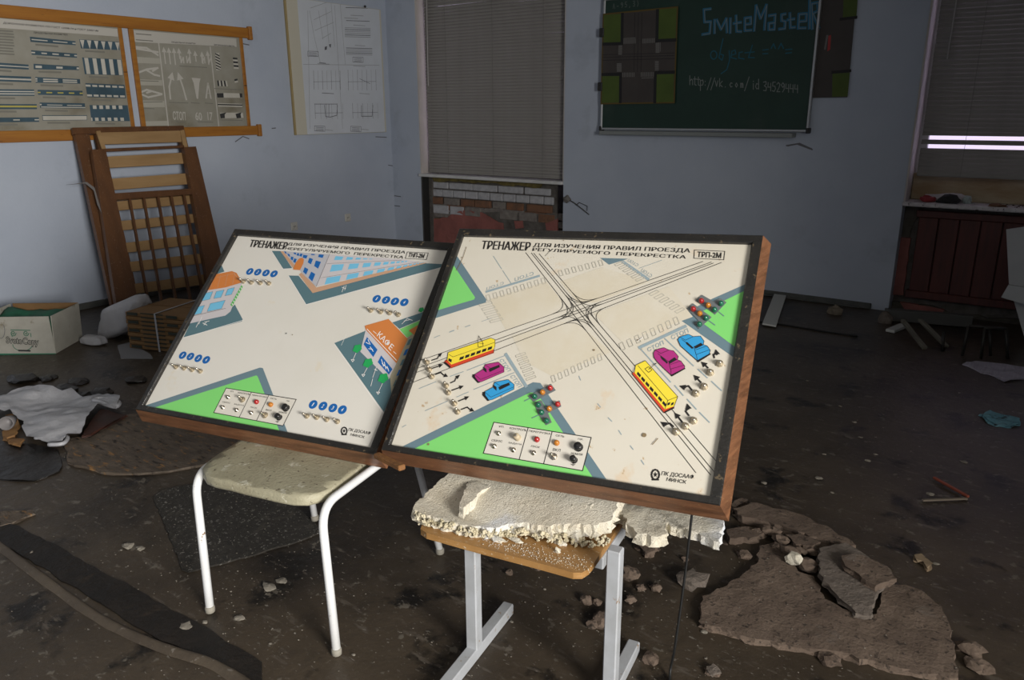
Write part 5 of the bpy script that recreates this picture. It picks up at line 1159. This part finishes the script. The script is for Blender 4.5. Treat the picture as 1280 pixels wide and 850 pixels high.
obj('bottom_panel', (lambda V: (V, [[0, 1, 2, 3]]))([bp_(0, 0, .004), bp_(wid, 0, .004), bp_(wid, dep, .004), bp_(0, dep, .004)]), M_card, t)
gp = [tuple(bp_(a, b, 0)[:2]) for a, b in ((.01, .012), (wid - .012, .012), (wid - .012, dep - .012), (.01, dep - .012))]
obj('green_contents', sheet(jag(gp, .04, 0, 1), .035, lambda x, y: hgt - .035 + .05 * nz2(x, y, 7, 4), .1, 3), mat('green_fabric', (.012, .12, .06), .7, (.008, .07, .035), 7), t, True)
FP = Plane(bp_(0, -.0012, .002), ux, np.array([0, 0, 1.0]) - uy * .012 / hgt * -1 * 0 + uy * (-.012 / hgt))
P = Print(FP, .001); G_ = mat('box_green_print', (.03, .14, .085), .7)
P.poly(G_, [(-20, 442), (-20, 444.5), (70, 443.6), (70, 441.6)], 0)
for cx_, cy_ in ((140, 480), (275, 480)): P.line(G_, bx(*[(cx_ + 32 * (1 - k / 14) * cos(k * .8), cy_ + 34 * (1 - k / 14) * sin(k * .8)) for k in range(13)]), .0045, 0)
P.line(G_, bx((115, 445), (320, 450)), .005, 0).line(G_, bx((130, 520), (120, 480)), .004, 0).line(G_, bx((330, 520), (325, 480)), .004, 0)
P.line(G_, bx(*[(240 - 105 * cos(a), 600 + 68 * sin(a)) for a in [k * pi / 10 for k in range(11)]]), .004, 0)
P.text(Q_ink, 'SvetoCopy', *bx((66, 610), (418, 632), (60, 512)), 1, .06).text(M_boxw, 'SvetoCopy', *bx((72, 603), (412, 624), (68, 520)), 2, .0).poly(Q_ink, bx((192, 655), (325, 658), (325, 676), (195, 672)), 1)
for k in range(10): a = .6 + k * .28; P.line(Q_pl, bx((10 + 46 * sin(a) * .9, 455 - 80 * cos(a)), (10 + 46 * sin(a + .28) * .9, 455 - 80 * cos(a + .28))), .003, 0)
P.build('box_print', t)
# strapped bundle of cardboard trays
kx = crop(90, 330, 6.539)
g0, g1_, = onz(*kx((475, 690))[0]), onz(*kx((760, 720))[0]); ux2 = unit(g1_ - g0); uy2 = np.array([-ux2[1], ux2[0], 0])
zz = .245; Wd, Dp = .50, .40
t = thing('cardboard_bundle', 'brown cardboard bundle tied with a white strap', 'cardboard box', g0 + ux2 * Wd / 2)
nlay = 9
for k in range(nlay):
    z0 = .004 + k * (zz - .004) / nlay; z1 = .004 + (k + 1) * (zz - .004) / nlay - .0025; j = .003 * ((k * 7) % 3 - 1)
    obj('cardboard_layer', box(g0 + ux2 * (Wd / 2 + j) + uy2 * Dp / 2 + np.array([0, 0, (z0 + z1) / 2]), ux2 * Wd / 2, uy2 * Dp / 2, (0, 0, (z1 - z0) / 2), .003), M_card, t)
    for a, b in ((.02, .10), (.32, .40)):
        if k % 2 == 0: obj('dark_print', box(g0 + ux2 * (a + b) / 2 + uy2 * -.0045 + np.array([0, 0, (z0 + z1) / 2 + .004]), ux2 * (b - a) / 2, uy2 * .001, (0, 0, .009)), mat('box_dark_print', (.035, .04, .03), .8), t)  # flat dark patches on the front of the tray stack
    obj('dark_print', box(g0 + ux2 * .21 + uy2 * -.0045 + np.array([0, 0, z1]), ux2 * .085, uy2 * .001, (0, 0, .0035)), MATS['box_dark_print'], t)
sx = .235
for nm, c, a, b in (('strap', g0 + ux2 * sx - uy2 * .004 + np.array([0, 0, zz / 2]), uy2 * .002, np.array([0, 0, zz / 2 + .004])), ('strap', g0 + ux2 * sx + uy2 * Dp / 2 + np.array([0, 0, zz + .002]), uy2 * (Dp / 2 + .005), np.array([0, 0, .0015]))):
    obj(nm, box(c, ux2 * .006, a, b), mat('white_strap', (.40, .40, .42), .5), t)
obj('top_seam', box(g0 + ux2 * Wd / 2 + uy2 * Dp / 2 + np.array([0, 0, zz + .0005]), ux2 * Wd / 2, uy2 * .004, (0, 0, .001)), M_cardd, t)
# white sacks
M_sack = mat('white_sack', (.40, .40, .42), .75, (.33, .33, .35), 6, bump=.5, bscale=30)
def pillow(name, label, c, ax, ay, az, seed, m=M_sack, parent=None):
    bm = bmesh.new(); bmesh.ops.create_icosphere(bm, subdivisions=4, radius=1); V = []
    for v in bm.verts:
        p = v.co; k = 1 + .16 * noise.noise(p * 1.7 + Vector((seed, 0, 0))) + .07 * abs(noise.noise(p * 5 + Vector((0, seed, 0))))
        e = [math.copysign(abs(w) ** .62, w) * k for w in p]; V.append(np.array(c) + np.array(ax) * e[0] + np.array(ay) * e[1] + np.array(az) * e[2])
    bm.verts.index_update(); F = [[v.index for v in f.verts] for f in bm.faces]; bm.free()
    V = [np.array([v[0], v[1], max(v[2], .004)]) for v in V]
    return tag(obj(name, (V, F), m, None, True), label, 'sack')
s0 = onz(148, 425)
# full sack leaning left of the bundle
sb = (onz(*kx((385, 655))[0]) + onz(*kx((130, 500))[0], .02)) / 2
pillow('white_sack', 'full white sack slumped between the cot and the strapped cardboard', onz(*kx((330, 470))[0], .14) + uy2 * .10, ux2 * .19 + np.array([0, 0, .07]), uy2 * .09, np.array([0, 0, .12]) + ux2 * .03, 3.1)
hh = [onz(*p, .25) for p in kx((590, 275), (640, 255), (700, 240), (732, 238), (730, 275), (712, 292))]
pillow('white_sack', 'flat white bag lying on the floor beside the paper box', onz(*kx((175, 622))[0], .03), ux2 * .085, uy2 * .04, np.array([0, 0, .03]), 5.2)
pillow('white_sack', 'translucent pointed bag behind the strapped cardboard', onz(*kx((1010, 330))[0], .27) + uy2 * .30, ux2 * .10, uy2 * .06, np.array([0, 0, .15]) , 7.7)
slab('paper_sheet', kx((372, 665), (470, 640), (640, 735), (660, 770), (400, 770)), .004, .004, mat('grey_paper', (.22, .22, .23), .8), 'grey paper sheet under the strapped cardboard', 'paper', step=.04, amp=.002, seed=61, lip=0, bump=.001)

# ------------------------------------------------------------------ chalkboard
YP = YB - .05
M_green = mat('chalkboard_green', (.007, .026, .018), .5, (.010, .034, .024), 2.2, spots=[((.022, .040, .031), 3.2, .62, .2)])
M_alu = mat('aluminium', (.40, .41, .42), .42, metal=.8)
xl_, xr_ = onY(752, 100, YP)[0], onY(1017, 100, YP)[0]
zbt = np.mean([onY(751, 161, YP)[2], onY(1012, 165, YP)[2]]); ztp = zbt + 1.05
cb = thing('chalkboard', 'dark green chalkboard with blue and white chalk writing', 'chalkboard', ((xl_ + xr_) / 2, YB, zbt))
obj('writing_surface', abox(xl_ + .012, xr_ - .012, YP + .004, YP + .022, zbt + .012, ztp - .012), M_green, cb)
for nm, a in (('frame_side', (xl_, xl_ + .018, YP - .008, YP + .028, zbt, ztp)), ('frame_side', (xr_ - .018, xr_, YP - .008, YP + .028, zbt, ztp)), ('frame_bottom', (xl_, xr_, YP - .008, YP + .028, zbt - .004, zbt + .014)), ('frame_top', (xl_, xr_, YP - .008, YP + .028, ztp - .014, ztp + .004))): obj(nm, abox(*a, .003), M_alu, cb)
for bx_, bz_ in ((xl_ + .25, zbt + .1), (xl_ + .25, ztp - .1), (xr_ - .6, zbt + .1), (xr_ - .6, ztp - .1)): obj('wall_bracket', abox(bx_ - .03, bx_ + .03, YP + .02, YB + .001, bz_ - .02, bz_ + .02, .003), M_alu, cb)
obj('chalk_ledge', abox(xl_ + .02, xr_ - .10, YP - .06, YB, zbt - .045, zbt - .012, .004), mat('ledge_paint', (.20, .215, .215), .6), cb)
for s in (xl_ + .004, xr_ - .006):
    for z in (zbt - .002, ): obj('corner_cap', abox(s - .012, s + .012, YP - .012, YB, z - .012, z + .028, .004), mat('black_cap', (.02, .02, .02), .6), cb)
CBP = Plane((0, YP + .004, 0), (1, 0, 0), (0, 0, 1)); cc = crop(850, 0, 6.54)
Ch_b = mat('blue_chalk', (.022, .12, .21), .9); Ch_w = mat('white_chalk', (.17, .185, .18), .9); Ch_t = mat('teal_chalk', (.016, .095, .14), .9)
P = Print(CBP, .0006)
S1 = [[(250, 72), (195, 78), (200, 180), (250, 176), (242, 272), (182, 282)], [(282, 162), (282, 270)], [(300, 162), (335, 240), (378, 152), (384, 264)], [(412, 150), (410, 268)], [(458, 128), (462, 256), (500, 258)], [(438, 192), (498, 182)], [(532, 200), (578, 194), (578, 141), (530, 148), (530, 250), (582, 246)],
      [(606, 250), (622, 45), (658, 150), (706, 40), (690, 242)], [(728, 128), (778, 120), (770, 240), (726, 242), (726, 190), (772, 184)], [(862, 114), (830, 120), (830, 168), (860, 174), (856, 232), (810, 238)], [(898, 108), (902, 226), (938, 222)], [(880, 162), (934, 154)], [(972, 176), (1030, 170), (1034, 110), (972, 116), (966, 230), (1026, 228)], [(1060, -10), (1056, 232)], [(1082, 235), (1074, 30), (1126, 20), (1130, 88), (1084, 110), (1136, 228)]]
for s in S1:
    P.line(Ch_b, cc(*s), .020, 0); P.line(Ch_w, cc(*[(x + 5, y + 2) for x, y in s]), .005, 1)
P.build('chalk_writing', cb)
P = Print(CBP, .0006)
circ = lambda x, y, r, s=1.0: [(x + r * cos(k * pi / 6), y + r * s * sin(k * pi / 6)) for k in range(13)]
for s in [circ(276, 450, 26, 1.3), [(352, 316), (318, 470), (344, 492), (356, 452), (326, 440)], [(402, 414), (406, 490), (382, 570), (336, 602)], [(418, 452), (456, 440), (450, 408), (424, 420), (416, 470), (462, 482)], [(512, 424), (484, 430), (480, 474), (524, 482)], [(592, 368), (560, 470), (608, 472)], [(530, 432), (608, 424)],
          ]: P.line(Ch_t, cc(*s), .008, 0)
P.build('chalk_writing', cb)
for s in [[(676, 410), (722, 404)], [(676, 440), (718, 438)], [(745, 396), (765, 358), (780, 396)], [(804, 400), (826, 355), (846, 396)], [(864, 406), (916, 402)], [(864, 436), (912, 430)]]: P.line(Ch_t, cc(*s), .008, 0)
P.build('chalk_writing', cb)
P = Print(CBP, .0006)
SF = {'h': [[(0, 0), (0, 1.5)], [(0, .6), (.3, .95), (.5, .7), (.5, 0)]], 't': [[(.25, 1.4), (.25, .1), (.5, 0)], [(0, 1), (.5, 1)]], 'p': [[(0, .95), (0, -.8)], [(0, .8), (.4, .95), (.5, .5), (.35, .1), (0, .1)]], ':': [[(.2, .7), (.22, .8)], [(.2, .1), (.22, .2)]], '/': [[(0, -.3), (.55, 1.3)]],
      'v': [[(0, 1), (.25, 0), (.5, 1)]], 'k': [[(0, 0), (0, 1.5)], [(.5, 1), (0, .45), (.5, 0)]], '.': [[(.15, .0), (.2, .06)]], 'c': [[(.5, .85), (.2, .95), (0, .5), (.2, .05), (.5, .15)]], 'o': [[(.25, .95), (0, .5), (.25, .05), (.5, .5), (.25, .95)]], 'm': [[(0, 0), (0, .95)], [(0, .7), (.2, .95), (.28, .6), (.28, 0)], [(.28, .7), (.45, .95), (.55, .6), (.55, 0)]],
      'i': [[(.2, 0), (.2, .9)], [(.2, 1.2), (.22, 1.3)]], 'd': [[(.5, 1.6), (.5, 0)], [(.5, .8), (.15, .9), (0, .4), (.2, .05), (.5, .2)]], '3': [[(0, 1.3), (.4, 1.4), (.45, 1), (.15, .75), (.5, .5), (.4, 0), (0, .05)]], '4': [[(.05, 1.3), (0, .6), (.5, .6)], [(.45, 1.2), (.45, 0)]], '5': [[(.5, 1.4), (.08, 1.4), (.05, .8), (.4, .8), (.5, .4), (.3, 0), (0, .1)]],
      '2': [[(0, 1.1), (.25, 1.4), (.5, 1.1), (.35, .6), (0, 0), (.5, 0)]], '9': [[(.5, 1.1), (.25, 1.4), (0, 1.05), (.25, .7), (.5, 1.05), (.45, .4), (.2, 0)]], 'A': [[(0, 0), (.25, 1.3), (.5, 0)]], '-': [[(0, .5), (.45, .5)]], ',': [[(.2, .1), (.1, -.3)]], ')': [[(.1, 1.4), (.35, .6), (.1, -.2)]]}
def chalk_text(C, s, x, y, h, dx, slope, w, m):
    for i, ch_ in enumerate(s):
        for st_ in SF[ch_]: P.line(m, C(*[(x + i * dx + a * h * .95, y + slope * i * dx - b * h) for a, b in st_]), w, 0)
chalk_text(cc, 'http:', 80, 694, 50, 29, .08, .006, Ch_w); chalk_text(cc, '//', 222, 716, 62, 30, .0, .006, Ch_w); chalk_text(cc, 'vk', 288, 706, 46, 36, .1, .006, Ch_w); chalk_text(cc, '.com', 364, 712, 38, 44, .03, .006, Ch_w)
chalk_text(cc, '/', 528, 722, 72, 40, .0, .006, Ch_w); chalk_text(cc, 'id', 590, 730, 52, 28, .0, .006, Ch_w); chalk_text(cc, '34529444', 682, 742, 54, 36.5, .07, .006, Ch_w)
c10 = crop(750, 0, 9.143); chalk_text(c10, 'A-95,3)', 148, 98, 42, 46, -.12, .006, mat('faint_chalk', (.09, .11, .10), .9))
P.build('chalk_writing', cb)
# crossroads sheet clamped on the board
XP = Plane((0, YP - .0085, 0), (1, 0, 0), (0, 0, 1)); c11 = crop(745, 80, 8.5)
tlp, trp, brp, blp = (754.2, 18), (846.8, 8.8), (842.6, 128.2), (751.3, 129.6)
xs = thing('crossroads_sheet', 'square crossroads picture with green corners clamped on the chalkboard', 'poster', onY(*blp, YP))
obj('sheet', prism([XP.pt(*XP.uv(p), 0) for p in (blp, brp, trp, tlp)], XP.n, .003), mat('crossroads_asphalt', (.052, .045, .042), .7, (.042, .036, .034), 4), xs)
P = Print(XP, .0034); X_g = mat('crossroads_green', (.065, .10, .016), .7, (.052, .082, .013), 5); X_b = mat('crossroads_kerb', (.012, .012, .013), .7); X_y = mat('crossroads_edge', (.09, .06, .012), .7); X_w = mat('crossroads_white', (.13, .125, .12), .7)
P.line(X_y, [blp, brp, trp, tlp], .012, 0, True)
for C, q_, kk in ((c10, [(45, 172), (246, 158), (240, 480), (42, 490)], [[(256, 160), (250, 505)], [(40, 505), (250, 498)]]), (c10, [(676, 108), (876, 92), (862, 440), (668, 446)], [[(658, 118), (650, 475)], [(650, 466), (862, 456)]]),
                 (c11, [(70, 128), (248, 128), (248, 408), (62, 412)], [[(70, 112), (262, 108)], [(262, 110), (258, 405)]]), (c11, [(646, 112), (828, 104), (822, 402), (640, 406)], [[(640, 90), (828, 88)], [(632, 90), (624, 405)]])):
    P.poly(X_g, C(*q_), 1)
    for l in kk: P.line(X_b, C(*l), .026, 2)
def dash(C, a, b, n, d, w):
    for i in range(n): x, y = a[0] + (b[0] - a[0]) * i / (n - 1), a[1] + (b[1] - a[1]) * i / (n - 1); P.line(X_w, C((x, y), (x + d[0], y + d[1])), w, 2)
dash(c10, (275, 452), (402, 446), 8, (0, 46), .009); dash(c10, (492, 448), (620, 440), 8, (0, 44), .009); dash(c10, (640, 492), (640, 600), 9, (38, -1), .008); dash(c10, (215, 525), (212, 620), 7, (36, -2), .008); dash(c10, (195, 730), (196, 815), 7, (48, -2), .008); dash(c10, (632, 705), (632, 815), 8, (36, -1), .008)
dash(c11, (285, 96), (405, 94), 8, (0, 40), .009); dash(c11, (482, 92), (612, 90), 8, (0, 40), .009)
for a, b in (((272, 440), (404, 432)), ((690, 486), (690, 586))): P.line(X_w, c10(a, b), .006, 2)
P.line(X_w, c11((485, 150), (610, 146)), .006, 2)
for dx in (400, 440, 480): P.line(X_b, c10((dx, 150), (dx - 12, 820)), .004, 1)
for dy in (625, 655, 690): P.line(X_b, c10((30, dy), (850, dy - 20)), .004, 1)
P.build('crossroads_print', xs)
for p in (c10((22, 372))[0], c11((45, 240))[0]):
    c = onY(*p, YP - .01); obj('clip', abox(c[0] - .022, c[0] + .022, YP - .022, YP + .02, c[2] - .035, c[2] + .035, .005), MATS['black_cap'], xs)
# second dark sheet behind the right edge of the chalkboard
c12 = crop(980, 0, 4.25); YQ = YB - .012
q_ = [onY(*p, YQ) for p in c12((120, 520), (337, 517), (375, 100), (400, -60), (150, -60))]
ds = tag(obj('dark_poster', prism(q_, (0, -1, 0), .004), MATS['crossroads_asphalt']), 'dark road picture sticking out beside the chalkboard', 'poster')
QP = Plane((0, YQ - .004, 0), (1, 0, 0), (0, 0, 1)); P = Print(QP, .0006)
P.poly(X_g, c12((258, 392), (350, 386), (338, 512), (255, 514)), 0).line(X_b, c12((258, 384), (352, 376)), .02, 1).build('poster_print', ds)
P.poly(X_g, c12((318, -40), (394, -40), (385, 88), (312, 98)), 0).line(X_b, c12((302, 102), (384, 92)), .02, 1).build('poster_print', ds)
P.poly(mat('red_toy_print', (.30, .03, .03), .6), c12((236, 190), (250, 186), (246, 262), (230, 274)), 2).line(X_w, c12((230, 190), (218, 260)), .014, 3)
P.build('poster_print', ds)

# ------------------------------------------------------------------ marks and wires on the back wall
M_wire = mat('old_wire', (.06, .055, .05), .6)
cx_ = crop(480, 190, 4.571)
wr = thing('loose_wire', 'bent loose wire poking out of the wall beside the brick niche', 'wire', onY(*cx_((1045, 270))[0], YB))
obj('wire', tube(smooth_path([onY(*p, YB - d) for p, d in zip(cx_((1030, 262), (1060, 275), (1100, 300), (1172, 358)), (-.02, .01, .02, .01))], 4), .004, 6), M_wire, wr)
obj('wire', tube([onY(*p, YB - .015) for p in cx_((1100, 305), (1115, 288), (1162, 310), (1160, 335))], .003, 6), M_wire, wr)
obj('plug', blob(onY(*cx_((1045, 270))[0], YB - .01), .035, 4, 2, .5), mat('grey_putty', (.16, .15, .14), .9), wr)

# ------------------------------------------------------------------ litter on the right sill and under the right window
cs2 = crop(1090, 160, 5.31)
def sillp(px, h=.0): return onz(*px, W2[2] + h)
def schip(px, d, r, m, label, seed, cat, nm):
    p = onY(*cs2(px)[0], YB + d); return tag(obj(nm, blob((p[0], YB + d, W2[2] + r[2] * .7), r, seed, 2, .6), m), label, cat)
p = onY(*cs2((500, 400))[0], YB + .13)
tag(obj('crumpled_wrapper', blob((p[0], p[1], W2[2] + .028), (.13, .035, .03), 71, 3, .5), mat('white_wrapper', (.5, .46, .48), .6)), 'crumpled white wrapper at the back of the littered window sill', 'wrapper')
schip((372, 455), .05, (.05, .03, .028), mat('red_rag', (.24, .03, .035), .8), 'red rag on the littered window sill', 141, 'rag', nm='red_rag')
schip((515, 455), .05, (.075, .04, .035), mat('black_rag', (.02, .02, .022), .8), 'black rag on the littered window sill beside the red rag', 142, 'rag', nm='black_rag')
schip((640, 440), .09, (.03, .025, .03), mat('green_white_scrap', (.34, .40, .38), .6), 'pale green scrap on the littered window sill', 143, 'scrap', nm='paper_scrap')
schip((835, 488), -.01, (.055, .025, .012), mat('brown_flake', (.16, .08, .045), .8), 'brown flake at the front of the littered window sill', 144, 'flake', nm='brown_flake')
rs = random.Random(3); cr = []
for i in range(160):
    p = (rs.uniform(W2[0] + .05, W2[1] - .2), YB + rs.uniform(-.02, .17))
    if W2[0] + .03 < p[0] < -.42: continue
    r = rs.uniform(.003, .009); cr.append(blob((p[0], p[1], W2[2] + r * .3), (r, r, r * .5), i, 0, .4))
o = obj('sill_crumbs', join(*cr), mat('dark_crumb', (.07, .045, .05), .9)); o['kind'] = 'stuff'; o['label'] = 'dark crumbs strewn on the right window sill'; o['category'] = 'crumbs'
cl = crop(940, 340, 6.071)
# white plank lying off the wall
q_ = cl((165, 205), (255, 215), (182, 418), (78, 400)); a, b, c, d = onY(*q_[0], YB - .05), onY(*q_[1], YB - .05), onz(*q_[2], .012), onz(*q_[3], .012)
a = np.array([a[0], a[1], max(a[2], .02)]); b = np.array([b[0], b[1], max(b[2], .02)])
n_ = unit(np.cross(c - d, a - d)); tag(obj('white_plank', prism([d, c, b, a], n_, .012), mat('plank_white', (.46, .47, .45), .6)), 'short white plank lying against the wall beside the tram board', 'plank')
chip(cl((628, 318))[0], 0, (.05, .04, .04), mat('yellowish_lump', (.16, .135, .10), .9), 'yellowish lump on the floor near the back wall', 151, 'lump', nm='foam_lump')
chip(cl((1010, 385))[0], 0, (.05, .035, .05), M_greyplas, 'grey lump on the floor by the corner of the dark niche', 152, 'lump', nm='rubble_lump')
tag(obj('floor_cable', tube(smooth_path([onz(*p, .006) for p in cl((-80, 360), (40, 376), (200, 395), (420, 430), (620, 462), (800, 485))], 4), .006, 6), MATS['black_rubber'], None, True), 'thin black cable lying on the floor along the back wall', 'cable')
cd_ = crop(1090, 370, 4.474)
def stick(name, label, p, q, zp, zq, w, h, m): 
    A_, B_ = onz(*cd_(p)[0], zp), onz(*cd_(q)[0], zq); return tag(obj(name, beam(A_, B_, w, h, (0, 0, 1), .003), m), label, 'strip')
M_lath = mat('grey_lath', (.15, .14, .11), .8, (.11, .10, .08), 6)
stick('wooden_lath', 'grey wooden lath leaning towards the dark niche, nearer the white strip', (295, 292), (172, 135), .012, .10, .03, .02, M_lath)
stick('wooden_lath', 'grey wooden lath leaning beside the broken stool frame', (418, 282), (268, 132), .012, .10, .03, .02, M_lath)
stick('white_strip', 'short white strip on the floor by the leaning laths', (100, 196), (178, 164), .014, .014, .06, .02, MATS['plank_white'])
stick('fallen_board', 'long dark board lying along the foot of the dark niche', (70, 100), (560, 140), .05, .05, .06, .08, mat('dark_board', (.075, .074, .07), .8))
sf = thing('stool_frame', 'dark broken metal stool frame standing in front of the dark niche', 'stool frame', onz(*cd_((610, 340))[0]))
for p, q in (((505, 335), (540, 168)), ((608, 350), (632, 180)), ((662, 335), (660, 182)), ((758, 350), (750, 182)), ((395, 310), (400, 200))):
    A_ = onz(*cd_(p)[0]); B_ = onY(*cd_(q)[0], A_[1] + .02); obj('leg', tube([A_, B_], .009, 8), mat('dark_steel', (.035, .033, .03), .5, metal=.5), sf, True)
for p, q in (((540, 168), (750, 182)), ((632, 180), (750, 182))):
    A_ = onY(*cd_(p)[0], onz(*cd_((608, 350))[0])[1] + .02); B_ = onY(*cd_(q)[0], onz(*cd_((758, 350))[0])[1] + .02); obj('rail', tube([A_, B_], .009, 8), MATS['dark_steel'], sf, True)
slab('paper_sheet', cd_((505, 378), (580, 362), (640, 364), (740, 378), (860, 398), (960, 410), (950, 470), (850, 460), (740, 478), (690, 450), (610, 425)), .008, .006, mat('lilac_paper', (.36, .34, .40), .7, (.29, .275, .325), 8, stretch=(12, 1, 1)), 'creased pale sheet lying on the floor near the right window', 'paper', step=.05, amp=.006, seed=81, lip=0, bump=.012)
slab('blue_rag', cd_((605, 655), (660, 642), (740, 652), (826, 692), (822, 712), (770, 722), (690, 715), (640, 690)), .014, .014, mat('blue_cloth', (.08, .22, .28), .8, (.15, .30, .35), 14, spots=[((.02, .03, .035), 16, .6, .08)]), 'crumpled pale blue rag on the dark floor', 'rag', step=.02, amp=.006, seed=82, bump=.014)
# leaning white panels at the right edge
cr2 = crop(1090, 240, 4.721)
def lean(label, pts, Y0, th, m, tilt=.12):
    P0 = [onY(*p, Y0) for p in cr2(*pts)]; zmax = max(p[2] for p in P0); V = [np.array([p[0], Y0 + tilt * p[2], p[2]]) for p in P0]
    V = [onY(*p, Y0 + tilt * P0[i][2]) for i, p in enumerate(cr2(*pts))]
    return tag(obj('leaning_board', prism(V, (0, 1, 0), th), m), label, 'panel')
M_wp = mat('panel_white', (.44, .45, .46), .6, (.38, .39, .40), 3)
lean('tall white panel leaning in front of the dark red screen', [(792, 222), (1120, 175), (1150, 760), (1150, 905), (905, 880), (808, 540)], 5.75, .02, M_wp)
lean('tilted white board leaning on the tall white panel', [(805, 548), (1120, 600), (1100, 720), (762, 622)], 5.66, .02, M_wp)
t_ = [onz(*p, .004) for p in crop(860, 580, 3.048)((935, 58), (1068, 132))]
tag(obj('red_stick', beam(t_[0] + [0, 0, .008], t_[1] + [0, 0, .008], .012, .01, (0, 0, 1), .002), mat('red_plastic', (.22, .055, .03), .5)), 'thin orange red stick on the dark floor', 'stick')
t_ = [onz(*p, .004) for p in crop(860, 580, 3.048)((892, 142), (1062, 135))]
tag(obj('splinter', beam(t_[0] + [0, 0, .004], t_[1] + [0, 0, .004], .012, .006, (0, 0, 1), .001), mat('pale_wood', (.16, .13, .10), .8)), 'pale wood splinter beside the orange red stick', 'splinter')

# scuffs on the walls
BWP = Plane((0, YB, 0), (1, 0, 0), (0, 0, 1)); M_scuff = mat('scuff', (.12, .12, .13), .8)
wbk = bpy.data.objects['wall_back']; wlf = bpy.data.objects['wall_left']
P = Print(BWP, .0006)
for l in (cl_ for cl_ in (crop(980, 0, 4.25)((20, 775), (70, 765), (150, 795)), crop(730, 100, 3.657)((925, 300), (985, 290), (1040, 315)), crop(480, 190, 4.571)((5, 300), (90, 310)), crop(480, 190, 4.571)((60, 250), (95, 255)))): P.line(M_scuff, l, .010, 0).build('scuff_mark', wbk)
LWP = Plane((XL, 0, 0), (0, 1, 0), (0, 0, 1)); P = Print(LWP, .0006)
for l in (crop(155, 20, 5.314)((740, 835), (790, 800), (830, 815)), crop(155, 20, 5.314)((770, 180), (830, 192)), crop(340, 0, 4.474)((0, 718), (20, 716)), crop(340, 0, 4.474)((580, 765), (640, 768)), crop(480, 190, 4.571)((25, 75), (55, 80))): P.line(M_scuff, l, .009, 0).build('scuff_mark', wlf)
